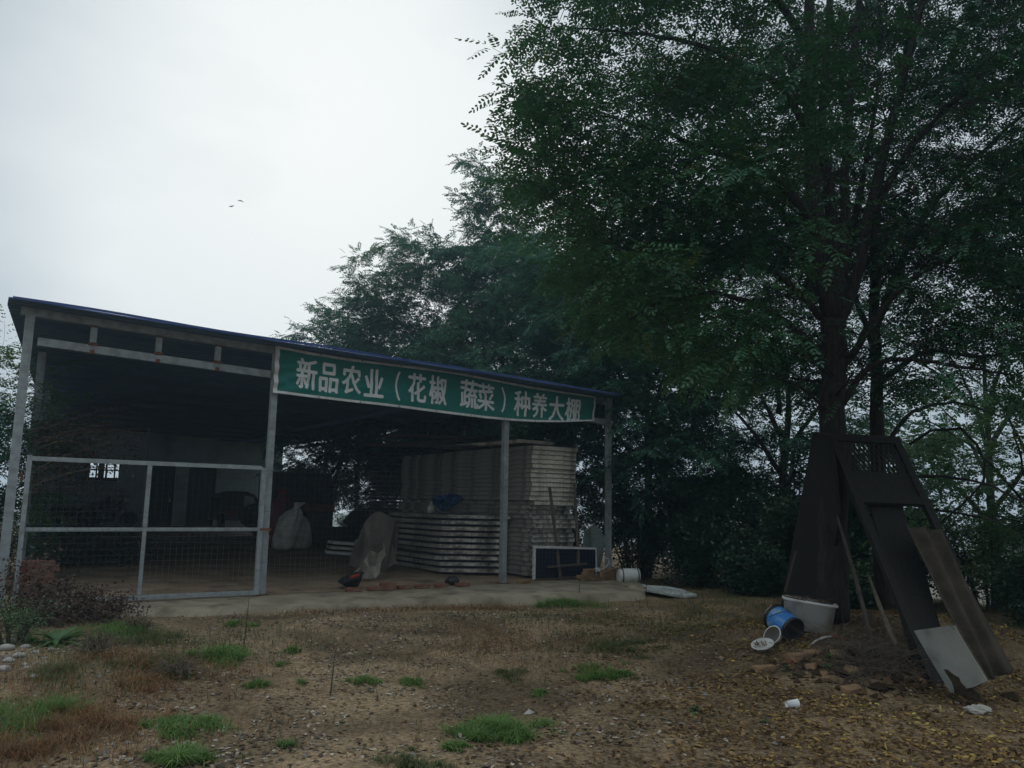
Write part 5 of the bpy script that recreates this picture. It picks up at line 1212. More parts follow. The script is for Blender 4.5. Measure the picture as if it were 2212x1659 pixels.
# locusts behind the shed
def locust(seed, base, h, spread, label, ntg0, fr=(.34, 6, .085, 4), lean=(0, 0), low=.25, up=.55, leaf=None, step=.15, extra=(), tr=.14, group='locust trees', name='locust_tree', top=1.0, keep=1.0, dens=2.3, nex=5):
    ntg = int(ntg0 * min(dens, 3.2)); T = Tree(seed, fr, 4); b = Vector((base[0], base[1], gz(base[0], base[1]) - .05)); tp = b + Vector((lean[0], lean[1], h))
    extra = list(extra) + [Vector(e_) + Vector(T.r.normal(0, .5, 3)) - Vector((0, 0, .35)) for e_ in extra for _ in range(nex)]
    T.limb([b, b.lerp(tp, .3) + Vector(T.r.normal(0, .12, 3)), b.lerp(tp, .6) + Vector(T.r.normal(0, .2, 3)), tp - Vector((0, 0, .1 * h))], tr, .02, 9)
    for k in range(7):
        a = k * 2.4 + seed; z0 = h * (low + .45 * k / 7); p = b.lerp(tp, z0 / h); ln = spread * (1 - .45 * k / 7)
        e_ = p + Vector((math.cos(a) * ln * .8, math.sin(a) * ln * .8, ln * up + .6)); T.limb([p, p.lerp(e_, .5) + Vector((0, 0, .25)), e_], tr * .45, .012, 6)
    c = b + Vector((lean[0] * .6, lean[1] * .6, h * .58)); rr = (spread, spread, h * .46)
    tg = in_ell(T.r, c, rr, ntg, .2, lambda p: True) + [np.array(p) for p in extra]
    for i in np.argsort([np.linalg.norm(np.array(p) - np.array(c)) for p in tg]):
        br = T.branch_to(tg[i], .45, b.z + h * .12)
        if br: T.leaf_out(br, .15, step, (.35, .8), .065, .25, keep)
    return T.finish(name, b, label, 'tree', group, leaf or L_far, M_bark)
ex = [at_y(x + 32, y + 45, 24.0) for x, y in ((1042, 345), (1030, 400), (1060, 420), (990, 440), (1010, 470), (1080, 480), (1120, 440), (1050, 520), (1100, 540), (1000, 540), (960, 510), (1140, 520), (1090, 600), (1030, 610), (1150, 600))]
locust(41, (0.3, 24.0), 9.6, 2.9, 'tall feathery locust tree behind the shed with the highest pointed tip', 100, dens=6.5, extra=ex, lean=(-.6, 0))
ex = [at_y(x + 12, y + 14, 25.0) for x, y in ((870, 500), (900, 520), (940, 530), (860, 560), (900, 580), (830, 570), (950, 590), (800, 600), (840, 620), (780, 610), (900, 650), (840, 680), (770, 650), (800, 700), (960, 660), (1000, 690), (900, 720), (760, 690), (740, 730), (700, 745))]
locust(42, (-3.0, 25.5), 7.2, 2.7, 'broad locust tree over the middle of the blue roof edge', 80, dens=6.5, extra=ex)
ex = [at_y(x + 62, y + 15, 27.0) for x, y in ((660, 660), (690, 670), (640, 700), (680, 720), (720, 690), (750, 670), (620, 725), (730, 730), (780, 690))]
locust(43, (-6.2, 28.0), 6.4, 2.0, 'low locust tree at the left end of the trees behind the roof', 40, dens=6.5, extra=ex)
ex = [at_y(x, y, 19.0) for x, y in ((1180, 560), (1200, 620), (1240, 540), (1250, 600), (1170, 650), (1190, 700), (1280, 650), (1230, 720), (1160, 740), (1300, 720), (1330, 640), (1330, 770), (1260, 790))]
locust(44, (3.2, 19.0), 7.6, 2.6, 'green locust tree between the roof end and the big tree', 85, dens=4.0, extra=ex)
locust(45, (6.0, 17.2), 7.4, 2.4, 'dark locust tree seen through the gap left of the thick trunk', 40, lean=(-.4, 0), keep=.6, leaf=L_locust)
locust(46, (-2.0, 30.5), 7.0, 3.0, 'hazy locust tree farthest behind the shed roof', 60, low=.45)
locust(47, (10.5, 17.5), 7.0, 3.0, 'thin locust tree on the slope at the right edge', 26, keep=.5, leaf=L_far)
locust(48, (8.6, 13.2), 4.3, 2.2, 'young green locust below the thin trunk on the right slope', 34, leaf=L_fresh, keep=.6, tr=.06)
locust(49, (-1.0, 35.0), 5.0, 3.4, 'low locust seen through the open side of the shed', 22, leaf=L_fresh, low=.05)

# ------------------------------------------------------------------ shrubs
def shrub(seed, base, w, h, n, leaf, label, name='shrub', cat='shrub', L=.06, stems=12, group='shrubs along the edge of the yard', holes=.35, asp=.5, wood=None, kind_clump=1.2):
    r = np.random.default_rng(seed); b = Vector((base[0], base[1], gz(base[0], base[1]) - .03)); root = thing(name, b, label, cat, group); m = MB(); C = []
    for k in range(stems):
        a = r.random() * 6.28; rd = w * math.sqrt(r.random()) * .9; e_ = b + Vector((math.cos(a) * rd, math.sin(a) * rd, h * r.uniform(.45, 1.0) * (1 - .35 * (rd / w) ** 2)))
        s0 = b + Vector((math.cos(a) * rd * .3, math.sin(a) * rd * .3, 0)); md = s0.lerp(e_, .5) + Vector((0, 0, .12 * h)); pts = [s0 * (1 - t) ** 2 + md * 2 * t * (1 - t) + e_ * t * t for t in np.linspace(0, 1, 7)]
        m.tube(pts, list(np.linspace(.012 + .006 * h, .004, 7)), 4, False)
        for q in range(7):
            f = r.uniform(.25, 1); p = pts[min(6, int(f * 6))]; d = Vector((r.normal(), r.normal(), r.normal(.3, .5))).normalized() * r.uniform(.15, .45) * (.5 + .3 * h); e2 = p + d
            m.tube([p, p + d * .5 + Vector((0, 0, .03)), e2], [.005, .004, .002], 3, False); C.append((np.array(p), np.array(e2)))
    m.build('stems', wood or M_twig, root)
    idx = r.integers(0, len(C), n); f = r.random(n) ** .6
    A = np.array([c[0] for c in C])[idx]; B_ = np.array([c[1] for c in C])[idx]
    P = A + (B_ - A) * f[:, None] + r.normal(0, .05 + .03 * h, (n, 3)); P[:, 2] = np.maximum(P[:, 2], gh(P[:, 0], P[:, 1]) + .02)
    keepm = vnoise(P[:, 0] + P[:, 2], P[:, 1] + P[:, 2] * .8, kind_clump * 1.6, seed) > -.5 + holes * .6
    P = P[keepm]; n = len(P)
    D = r.normal(size=(n, 3)); D[:, 2] = D[:, 2] * .5 - .15
    M = frames(D, np.array([0, 0, 1.0]) + r.normal(0, .45, (n, 3))); T_ = oval(L, L * asp, 6)
    vv = np.einsum('nij,kj->nki', M, T_) * r.uniform(.6, 1.25, n)[:, None, None] + P[:, None, :]
    c = np.clip(.4 + .8 * vnoise(P[:, 0], P[:, 1] + P[:, 2], kind_clump, seed + 2) + r.normal(0, .12, n), 0, 1)
    raw_mesh('foliage', vv.reshape(-1, 3), 6, leaf, root, c); return root
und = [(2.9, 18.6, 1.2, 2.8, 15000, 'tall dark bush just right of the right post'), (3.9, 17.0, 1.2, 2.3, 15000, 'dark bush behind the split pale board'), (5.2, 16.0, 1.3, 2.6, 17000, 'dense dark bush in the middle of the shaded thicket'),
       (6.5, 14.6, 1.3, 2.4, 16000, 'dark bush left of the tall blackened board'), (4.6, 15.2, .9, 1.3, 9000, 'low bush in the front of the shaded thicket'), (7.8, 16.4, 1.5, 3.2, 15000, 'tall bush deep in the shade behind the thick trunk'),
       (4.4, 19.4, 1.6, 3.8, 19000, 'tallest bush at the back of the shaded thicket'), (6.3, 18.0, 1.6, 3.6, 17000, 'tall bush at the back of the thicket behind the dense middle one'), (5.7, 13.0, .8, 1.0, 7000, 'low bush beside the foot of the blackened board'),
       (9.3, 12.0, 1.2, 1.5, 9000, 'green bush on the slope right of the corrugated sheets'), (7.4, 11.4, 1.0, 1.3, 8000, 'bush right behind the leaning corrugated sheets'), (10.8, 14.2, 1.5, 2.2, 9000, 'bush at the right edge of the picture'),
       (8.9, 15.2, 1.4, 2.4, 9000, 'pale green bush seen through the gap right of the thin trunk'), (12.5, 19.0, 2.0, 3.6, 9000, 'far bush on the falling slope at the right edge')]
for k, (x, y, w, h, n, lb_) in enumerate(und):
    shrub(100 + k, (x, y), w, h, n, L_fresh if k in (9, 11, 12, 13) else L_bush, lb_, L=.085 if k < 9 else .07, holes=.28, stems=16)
for k, (s_, t_, w, h, n, lb_) in enumerate([(9.2, 6.0, 1.2, 2.4, 9000, 'tall bush outside the open side of the shed behind the tall stack'), (9.4, 10.0, 1.3, 2.2, 8000, 'green bush outside the open side seen above the dark trailer'), (9.3, 13.5, 1.3, 1.9, 7000, 'green bush outside the open side between the side posts'),
        (9.4, 17.5, 1.4, 1.7, 6000, 'bush at the back corner outside the open side of the shed'), (13.0, 15.0, 1.8, 3.6, 9000, 'taller leafy bush farther out beyond the open side')]):
    q = S(s_, t_); shrub(140 + k, (q.x, q.y), w, h, n, L_fresh if k != 0 else L_bush, lb_, L=.10, holes=.5, stems=16, group='bushes outside the open side of the shed')
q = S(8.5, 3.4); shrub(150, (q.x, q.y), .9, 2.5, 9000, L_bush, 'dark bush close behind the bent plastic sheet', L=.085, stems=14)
# left of the shed
locust(51, (-9.3, 14.2), 4.3, 1.3, 'bright green bushy tree left of the shed', 50, leaf=L_fresh, tr=.05, group='trees left of the shed', fr=(.26, 5, .06, 4))
locust(52, (-9.2, 13.4), 4.4, .8, 'thin sapling with a bare tip rising beside the left roof corner', 12, leaf=L_far, tr=.025, group='trees left of the shed', keep=.4, name='sapling')
shrub(120, (-8.35, 12.4), .75, 1.9, 5200, L_bush, 'dark leafy bush at the foot of the left post', group='shrubs left of the shed', L=.06)
shrub(121, (-9.9, 18.6), 1.0, 2.4, 3500, L_dead, 'withered reddish bush seen inside the left side of the shed', group='shrubs left of the shed', L=.06, holes=.5)
# withered branches hanging in the left bay
r = random.Random(9); m = MB(); lv_ = []; lr = []
q0 = S(-3.1, 2.6, 2.6); vine = thing('withered_branches', q0, 'withered red brown branches spreading inside the left bay under the roof', 'branches')
for k in range(42):
    a_ = S(-3.25 + r.uniform(-.1, .15), 2.4 + r.uniform(0, 1.6), r.uniform(1.5, 2.7)); L_ = r.uniform(.6, 2.1)
    e_ = a_ + U * L_ + V * r.uniform(-.5, .8) + Zv * r.uniform(-.15, .75) * L_ * .6; e_.z = min(e_.z, 3.2); md = a_.lerp(e_, .5) + Zv * .25
    pts = [a_ * (1 - t) ** 2 + md * 2 * t * (1 - t) + e_ * t * t for t in np.linspace(0, 1, 7)]; m.tube(pts, list(np.linspace(.012, .003, 7)), 4, False)
    for j in range(int(34 * L_)):
        f = r.uniform(.2, 1); p = pts[min(6, int(f * 6))] + Vector((r.gauss(0, .09), r.gauss(0, .09), r.gauss(-.04, .09))); e1 = Vector((r.gauss(0, .7), r.gauss(0, .7), r.gauss(-.5, .6))).normalized(); e2 = e1.orthogonal().normalized()
        s_ = r.uniform(.6, 1.2); lv_ += [p, p + e1 * .03 * s_ + e2 * .015 * s_, p + e1 * .07 * s_, p + e1 * .03 * s_ - e2 * .015 * s_]; lr.append(r.random())
m.build('stems', M_deadtwig, vine); raw_mesh('leaves', [tuple(v) for v in lv_], 4, L_dead, vine, lr)
# dead thicket at the left foot of the gate, with arching canes
r = random.Random(15); m = MB(); lv_ = []; lr = []
c0 = ground_hit(95, 1352); dt_ = thing('dead_thicket', c0, 'dark dead thicket with arching pale canes in front of the left gate post', 'shrub', None)
for k in range(190):
    x = r.uniform(-40, 235); y = 1352 + r.uniform(-38, 8) + abs(x - 90) * -.04; g_ = ground_hit(x, y); hh = r.uniform(.2, 1.0) * (.95 if x < 48 else .62 - .0016 * (x - 48)); e_ = g_ + Vector((r.gauss(.1, .22), r.gauss(0, .15), hh)); md = g_.lerp(e_, .5) + Vector((0, 0, .18))
    pts = [g_ * (1 - t) ** 2 + md * 2 * t * (1 - t) + e_ * t * t for t in np.linspace(0, 1, 6)]; m.tube(pts, list(np.linspace(.006, .002, 6)), 4, False)
    for j in range(44):
        p = pts[min(5, int(r.uniform(.1, 1) * 6))] + Vector((r.gauss(0, .07), r.gauss(0, .07), r.gauss(0, .06))); e1 = Vector((r.gauss(0, .7), r.gauss(0, .7), r.gauss(-.3, .6))).normalized(); e2 = e1.orthogonal().normalized()
        s_ = r.uniform(.6, 1.3); lv_ += [p, p + e1 * .02 * s_ + e2 * .014 * s_, p + e1 * .045 * s_, p + e1 * .02 * s_ - e2 * .014 * s_]; lr.append(r.random() * .45)
m.build('stems', M_twig, dt_); raw_mesh('leaves', [tuple(v) for v in lv_], 4, L_dead, dt_, lr)
m = MB()
for pts in ([(0, 1250), (60, 1262), (90, 1300), (112, 1340)], [(15, 1262), (80, 1258), (140, 1285), (190, 1312)], [(130, 1322), (170, 1336), (215, 1362), (240, 1352)]):
    g_ = ground_hit(100, 1345); P_ = [at_y(x, y, g_.y - .15) for x, y in pts]; 
    o = [P_[0].lerp(P_[1], t) for t in (0, .5)] + [P_[1].lerp(P_[2], t) for t in (0, .5)] + [P_[2].lerp(P_[3], t) for t in (0, .5, 1)]; m.tube(o, list(np.linspace(.007, .004, 7)), 5)
m.build('pale_canes', M_deadtwig, dt_)

T_ = MB(); q0 = pxp(2010, 1130, 10.2)
vn = thing('bare_vine', q0, 'bare dark vine looping between the thin trunk and the right edge of the picture', 'vine')
for pts in ([(1965, 960), (2010, 930), (2075, 925), (2110, 960), (2128, 1000), (2125, 1040), (2090, 1080), (2030, 1130), (2010, 1140)], [(1980, 1030), (2030, 1028), (2090, 1036), (2140, 1048), (2190, 1075), (2260, 1110)], [(2010, 1100), (2050, 1105), (2120, 1118), (2170, 1130)]):
    P_ = [pxp(x, y, 10.2 + .3 * math.sin(x * .02)) for x, y in pts]; o = []
    for a_, b_ in zip(P_[:-1], P_[1:]): o += [a_.lerp(b_, t) + Vector((0, 0, .01 * math.sin(9 * t))) for t in (0, .33, .66)]
    T_ = MB(); T_.tube(o + [P_[-1]], list(np.linspace(.020, .010, len(o) + 1)), 6); T_.build('stem', M_bark, vn)
# ------------------------------------------------------------------ ground cover
def blades(r, P, H, W, lean, flop):
    """bent grass blades at base points P: three triangles each -> (n*9,3)"""
    n = len(P); a = r.random(n) * 6.28; d = np.stack([np.cos(a), np.sin(a), np.zeros(n)], -1); sd = np.stack([-np.sin(a), np.cos(a), np.zeros(n)], -1)
    H = H * r.uniform(.55, 1.2, n); ln = np.abs(r.normal(lean, lean * .5, n)); fl = r.uniform(0, flop, n); z = np.array([0, 0, 1.0])
    b0 = P - sd * W / 2; b1 = P + sd * W / 2
    m = P + d * (ln * H * .35)[:, None] + z * (H * .6)[:, None]; m0 = m - sd * W * .4; m1 = m + sd * W * .4
    t = P + d * (ln * H)[:, None] + z * (H * (1 - fl))[:, None]
    return np.stack([b0, b1, m1, b0, m1, m0, m0, m1, t], 1).reshape(-1, 3), n
def on_ground(x, y): return np.stack([x, y, gh(x, y)], -1)
def to_sty(x, y): s = (x - P1.x) * U.x + (y - P1.y) * U.y; t = (x - P1.x) * V.x + (y - P1.y) * V.y; return s, t
r = np.random.default_rng(77)
def edge_t(s): return np.interp(s, [e_[0] for e_ in edge], [e_[1] for e_ in edge])
def off_apron(x, y, m=.02):
    s, t = to_sty(x, y); return (t < edge_t(s) - m) | (s > 7.8) | (s < -4.0)
def tuft(px, py, wpx, h, n, label, leaf=L_grass, name='grass_tuft', cat='grass tuft', group='grass tufts in the yard', W=.005, lean=.7, seed=0, asp=.8):
    r = np.random.default_rng(1000 + seed); c = ground_hit(px, py); w = wpx / FPX * c.y / 2
    k = int(np.random.default_rng(seed).integers(14, 22)); sub = r.normal(0, .46, (k, 2)) * w; sg_ = r.uniform(.05, .22, k) * w; wt = r.dirichlet(np.ones(k) * 1.6)
    idx = r.choice(k, n, p=wt); x = c.x + sub[idx, 0] + r.normal(0, 1, n) * sg_[idx]; y = c.y + sub[idx, 1] * asp * 1.3 + r.normal(0, 1, n) * sg_[idx] * asp * 1.3
    bad = ~off_apron(x, y, .0); x, y = x[~bad], y[~bad]; n = len(x)
    P = on_ground(x, y); rad = np.hypot((x - c.x) / w, (y - c.y) / w); v, n = blades(r, P, h * np.clip(1.05 - .40 * rad, .30, 1.1), W, lean, .85)
    col = np.clip(.35 + .5 * vnoise(x, y, 7, seed) + r.normal(0, .2, n), 0, 1)
    root = raw_mesh(name, v, 3, leaf, None, np.repeat(col, 3)); return tag(root, label, cat, group)
TF = [(470, 1422, 150, .13, 1500, 'wide bright green grass tuft left of the bare track, nearest the dead weeds', .006), (558, 1482, 52, .07, 420, 'small grass tuft just below the wide left tuft', .005),
      (634, 1410, 38, .10, 260, 'small grass tuft standing alone halfway to the gate post', .005), (604, 1438, 44, .05, 220, 'flat grass tuft between two small ones left of centre', .005),
      (788, 1474, 72, .075, 520, 'low bright grass tuft in the middle of the bare track', .005), (892, 1478, 74, .07, 420, 'dull green grass tuft right of the low bright one on the track', .005),
      (1085, 1585, 190, .12, 2400, 'large bright green grass tuft in the foreground, the biggest one', .006), (1288, 1455, 130, .10, 1100, 'bluish green grass tuft before the leafy ground on the right', .006),
      (1105, 1462, 110, .06, 620, 'thin straggling grass tuft behind the large foreground tuft', .005), (408, 1575, 150, .10, 1300, 'bright grass tuft at the lower left among dry grass', .006),
      (385, 1650, 120, .11, 1100, 'bright grass tuft cut by the lower edge of the picture at left', .006), (890, 1650, 130, .07, 800, 'yellowish grass tuft at the lower edge left of the large tuft', .005),
      (1165, 1502, 44, .06, 240, 'tiny grass tuft between the large tuft and the bluish one', .004), (617, 1612, 36, .06, 200, 'tiny grass tuft near the lower left of the track', .004),
      (1215, 1308, 150, .16, 1200, 'tall green grass patch along the apron edge before the navy panel', .006), (1340, 1402, 180, .09, 1100, 'mixed green grass patch on the leafy ground right of centre', .006),
      (1350, 1460, 60, .05, 260, 'small grass patch right of the bluish tuft', .005), (985, 1615, 60, .06, 300, 'broad leaved grass tuft left of the large foreground tuft', .008),
      (650, 1478, 30, .05, 120, 'sparse grass sprig right of the small tuft on the track', .004), (520, 1352, 60, .10, 420, 'green grass sprigs at the edge of the apron by the gate', .005)]
for k, (px, py, w, h, n, lb_, W) in enumerate(TF):
    tuft(px, py, w, h, n, lb_, L_dullgrass if k in (8, 11, 15) else L_grass, seed=k + 1, W=W, lean=1.15)
def scatter_px(r, poly_fn, n, xr, yr):
    x = r.uniform(*xr, n); y = r.uniform(*yr, n); k = poly_fn(x, y, r); return x[k], y[k]
# dry red brown grass: along the apron and in patches, with dull green among it
def dry_prob(x, y):
    s, t = to_sty(x, y); d = edge_t(s) - t
    strip = np.exp(-((d - .28) / .32) ** 2) * ((s > -.2) & (s < 4.8)) * 1.1
    patch = np.exp(-(((x - .0) / .9) ** 2 + ((y - 9.6) / 1.0) ** 2)) * 1.1
    left = np.exp(-(((x + 3.4) / 1.1) ** 2 + ((y - 7.0) / 1.5) ** 2)) * .9 + np.exp(-(((x + 2.6) / .8) ** 2 + ((y - 5.6) / .6) ** 2)) * .8
    return np.clip(strip + patch + left, 0, 1) * np.clip(.62 + 1.5 * vnoise(x, y, 2.2, 6), 0, 1)
n = 190000; x = r.uniform(-6, 6, n); y = r.uniform(4.4, 14.5, n); k = (r.random(n) < dry_prob(x, y) * .62) & off_apron(x, y, .0); x, y = x[k], y[k]
v, n = blades(r, on_ground(x, y), np.full(len(x), .10), .005, 1.3, .8); o = raw_mesh('dry_grass', v, 3, L_drygrass, None, np.repeat(np.clip(.4 + .7 * vnoise(x, y, 5, 2) + r.normal(0, .2, n), 0, 1), 3)); tag(o, 'matted dry reddish grass in patches on the yard and along the apron', 'dry grass', None, 'stuff')
def dull_prob(x, y):
    s, t = to_sty(x, y); d = edge_t(s) - t
    left = np.exp(-(((x + 4.0) / 1.7) ** 2 + ((y - 8.2) / 1.7) ** 2)) * 1.5 + np.exp(-(((x + 3.5) / .7) ** 2 + ((y - 5.4) / .8) ** 2)) * .7
    right = np.exp(-(((x - 2.4) / 1.7) ** 2 + ((y - 11.2) / 1.6) ** 2)) * 1.0 + np.exp(-(((x - 1.2) / 1.0) ** 2 + ((y - 9.6) / .8) ** 2)) * .9 + np.exp(-(((x - .6) / 1.4) ** 2 + ((y - 11.6) / .8) ** 2)) * .8
    far = .035 + (y > 12.5) * (x > 2.8) * .7 + (y > 9.2) * (x > 4.6) * .35
    return np.clip(left + right + far, 0, 1) * np.clip(.5 + 1.7 * vnoise(x, y, 2.6, 16), 0, 1)
n = 230000; x = r.uniform(-8, 10, n); y = r.uniform(4.4, 19, n); k = (r.random(n) < dull_prob(x, y) * .6) & off_apron(x, y, .02); x, y = x[k], y[k]
v, n = blades(r, on_ground(x, y), .06 + .14 * np.clip(vnoise(x, y, 1.4, 3) + .3, 0, 1), .005, .8, .6); o = raw_mesh('grass', v, 3, L_dullgrass, None, np.repeat(np.clip(.35 + .7 * vnoise(x, y, 3, 8) + r.normal(0, .2, n), 0, 1), 3)); tag(o, 'thin dull green grass and weeds growing over the yard edges', 'grass', None, 'stuff')
# fallen leaves
def lit_prob(x, y):
    s, t = to_sty(x, y)
    q = .05 + .85 * smooth(.2, 2.6, x) * smooth(14.5, 11, y) + .5 * smooth(-.6, 1.6, x) * smooth(9, 6, y)
    return np.clip(q, 0, 1) * np.clip(.50 + 1.5 * vnoise(x, y, 1.3, 26) + 1.1 * vnoise(x, y, 5, 2), 0.02, 1)
n = 190000; x = r.uniform(-4.5, 6.8, n); y = 4.3 + 10.5 * r.random(n) ** 1.15; k = (r.random(n) < lit_prob(x, y)) & off_apron(x, y, .0); x, y = x[k], y[k]; n = len(x)
P = on_ground(x, y); P[:, 2] += r.uniform(.002, .022, n)
D = r.normal(size=(n, 3)); D[:, 2] *= .22; M = frames(D, np.array([0, 0, 1.0]) + r.normal(0, .33, (n, 3))); T_ = oval(.052, .022, 6); T_[:, 2] = -8 * (T_[:, 0] - .023) ** 2 + 10 * T_[:, 1] ** 2
sz = r.uniform(.45, 1.15, n); vv = np.einsum('nij,kj->nki', M, T_) * sz[:, None, None] + P[:, None, :]
yel = smooth(-.5, 3.0, x); col = np.clip(r.random(n) ** (2.0 - .9 * yel) * (.62 + .40 * yel), 0, 1)
o = raw_mesh('fallen_leaves', vv.reshape(-1, 3), 6, L_litter, None, col); tag(o, 'small yellow and brown fallen leaves scattered over the yard, thickest under the trees', 'fallen leaves', None, 'stuff')
# pale dry flakes and chips on the bare track
n = 60000; x = r.uniform(-5, 4.0, n); y = 4.3 + 9 * r.random(n) ** 1.2; k = (r.random(n) < np.clip(.22 + 1.3 * vnoise(x, y, 2.4, 41), .03, .85) * smooth(3.2, .2, x)) & off_apron(x, y); x, y = x[k], y[k]; n = len(x)
P = on_ground(x, y); P[:, 2] += r.uniform(.002, .012, n); D = r.normal(size=(n, 3)); D[:, 2] *= .15; M = frames(D, np.array([0, 0, 1.0]) + r.normal(0, .22, (n, 3))); T_ = oval(.045, .024, 6); T_[:, 2] = -9 * (T_[:, 0] - .017) ** 2
vv = np.einsum('nij,kj->nki', M, T_) * r.uniform(.4, 1.25, n)[:, None, None] + P[:, None, :]
o = raw_mesh('dry_leaf_flakes', vv.reshape(-1, 3), 6, L_chips, None, r.random(n) ** 1.8); tag(o, 'pale dry leaf flakes strewn on the bare earth of the track', 'leaf flakes', None, 'stuff')
# gravel and stones at the left and sprinkled on the track
octa = np.array([(1, 0, 0), (0, 1, 0), (-1, 0, 0), (0, -1, 0), (0, 0, 1), (0, 0, -1)], float); of = [(0, 1, 4), (1, 2, 4), (2, 3, 4), (3, 0, 4), (1, 0, 5), (2, 1, 5), (3, 2, 5), (0, 3, 5)]
n = 26000; x = r.uniform(-6.5, 4, n); y = 4.3 + 8 * r.random(n)
pg = np.exp(-(((x + 4.9) / 1.1) ** 2 + ((y - 7.4) / 1.8) ** 2)) * .9 + np.exp(-(((x + 2.8) / .8) ** 2 + ((y - 5.2) / .9) ** 2)) * .55 + .09
k = (r.random(n) < pg * np.clip(.5 + 1.5 * vnoise(x, y, 2.5, 51), 0, 1)) & off_apron(x, y); x, y = x[k], y[k]; n = len(x)
sc = np.exp(r.normal(-4.5, .45, n)); P = on_ground(x, y); P[:, 2] += sc * .2
a = r.random(n) * 6.28; V8 = octa[None] * sc[:, None, None] * np.stack([r.uniform(.8, 1.6, n), r.uniform(.7, 1.2, n), r.uniform(.4, .8, n)], -1)[:, None, :] + r.normal(0, .18, (n, 6, 3)) * sc[:, None, None]
c_, s_ = np.cos(a)[:, None], np.sin(a)[:, None]; xx, yy = V8[..., 0] * c_ - V8[..., 1] * s_, V8[..., 0] * s_ + V8[..., 1] * c_; V8[..., 0], V8[..., 1] = xx, yy
V8 += P[:, None, :]; tri = V8[:, np.array(of).ravel(), :]
M_stone = leafmat('stone_chips', [(0.0, (0.12, 0.10, 0.085)), (.6, (0.22, 0.19, 0.165)), (1.0, (0.36, 0.33, 0.30))], 0.0, .03)
o = raw_mesh('gravel', tri.reshape(-1, 3), 3, M_stone, None, np.repeat(r.random(n), 8)); tag(o, 'pale gravel and stone chips on the ground at the left', 'gravel', None, 'stuff')
M_stonepale = pm('pale_stone', (0.36, 0.34, 0.31), (0.26, 0.24, 0.22), 9, .9, .2)
# broad leaved weeds
def weed(px, py, n, L, W, rise, leaf, label, seed, spread=1.0, stalk=0.0, name='weed', cat='weed', group='weeds in the yard'):
    r = np.random.default_rng(seed); c = ground_hit(px, py); root = thing(name, c, label, cat, group); m = MB(); vv = []; cc = []
    for k in range(n):
        a = k * 2.4 + r.normal(0, .2); el = r.uniform(.15, .9) * rise; h0 = stalk * (k / n); d = Vector((math.cos(a) * math.cos(el), math.sin(a) * math.cos(el), math.sin(el))); b = c + Vector((0, 0, h0)); ln = L * r.uniform(.6, 1.15) * (1 - .4 * (k / n) * (stalk > 0)); sd = Vector((-math.sin(a), math.cos(a), 0))
        pts = [b + d * (ln * t) * spread + Vector((0, 0, -ln * .45 * t * t)) for t in (0, .25, .5, .75, 1)]; wd = [.25, .8, 1, .7, .05]
        m.tube([b, pts[1]], [.004, .003], 3, False)
        for i in range(4):
            q = [pts[i] - sd * W * wd[i] / 2, pts[i] + sd * W * wd[i] / 2, pts[i + 1] + sd * W * wd[i + 1] / 2, pts[i + 1] - sd * W * wd[i + 1] / 2]; vv += [tuple(p) for p in q]; cc.append(r.random() * .5 + .3)
    if stalk: m.tube([c, c + Vector((.01, 0, stalk * .5)), c + Vector((.02, .01, stalk))], [.007, .005, .003], 5)
    m.build('stem', M_twig, root); raw_mesh('leaves', vv, 4, leaf, root, cc); return root
weed(122, 1392, 36, .44, .06, 1.15, L_fresh, 'large rosette weed with long jagged leaves in front of the dead thicket', 1)
weed(200, 1385, 18, .30, .045, .8, L_bush, 'dark green spreading weed right of the large rosette', 2)
weed(72, 1388, 16, .28, .045, .8, L_fresh, 'low green weed left of the large rosette', 3)
shrub(131, tuple(ground_hit(22, 1392))[:2], .38, .62, 2600, L_fresh, 'feathery green weed clump at the left edge below the dead thicket', name='weed_clump', cat='weed', L=.035, group='weeds in the yard', asp=.35)
weed(1500, 1540, 9, .10, .05, .7, L_fresh, 'small bright broad leaved weed on the leafy ground', 4, stalk=.06); weed(1652, 1562, 4, .06, .06, .5, L_fresh, 'tiny round leaved seedling right of the small bright weed', 5, stalk=.05)
weed(1792, 1448, 16, .11, .055, .9, L_fresh, 'leafy green weed growing out of the broken bricks', 6, stalk=.16); weed(1700, 1452, 9, .09, .04, .8, L_bush, 'dark weed left of the brick heap', 8, stalk=.08)
weed(1487, 1262, 26, .22, .018, .6, L_fresh, 'tall narrow leaved weed standing before the dark thicket', 7, stalk=.7)
weed(1250, 1298, 14, .10, .02, .6, L_bush, 'dark upright weed at the apron edge', 9, stalk=.3); weed(714, 1502, 18, .06, .012, .7, L_bush, 'thin upright weed stalk in the middle of the track', 10, stalk=.36)
weed(527, 1398, 14, .07, .012, .7, L_dead, 'thin dry upright weed stalk left of the track', 11, stalk=.52); weed(1395, 1290, 12, .10, .02, .7, L_bush, 'small dark weed by the corner of the apron', 12, stalk=.3)
# dark clods and broken bits in the heap
n = 700; x = r.normal(3.45, .42, n); y = r.normal(7.75, .30, n); sc = np.exp(r.normal(-3.7, .5, n)); P = on_ground(x, y); P[:, 2] += sc * .2
V8 = octa[None] * sc[:, None, None] * np.stack([r.uniform(.7, 1.5, n), r.uniform(.7, 1.3, n), r.uniform(.5, .9, n)], -1)[:, None, :] + r.normal(0, .22, (n, 6, 3)) * sc[:, None, None] + P[:, None, :]
M_clod = leafmat('earth_clods', [(0.0, (0.035, 0.026, 0.018)), (.7, (0.075, 0.054, 0.035)), (1.0, (0.20, 0.11, 0.06))], 0.0, .0)
o = raw_mesh('rubble', V8[:, np.array(of).ravel(), :].reshape(-1, 3), 3, M_clod, None, np.repeat(r.random(n), 8)); tag(o, 'dark earth clods and brick crumbs of the heap below the leaning boards', 'rubble', None, 'stuff')
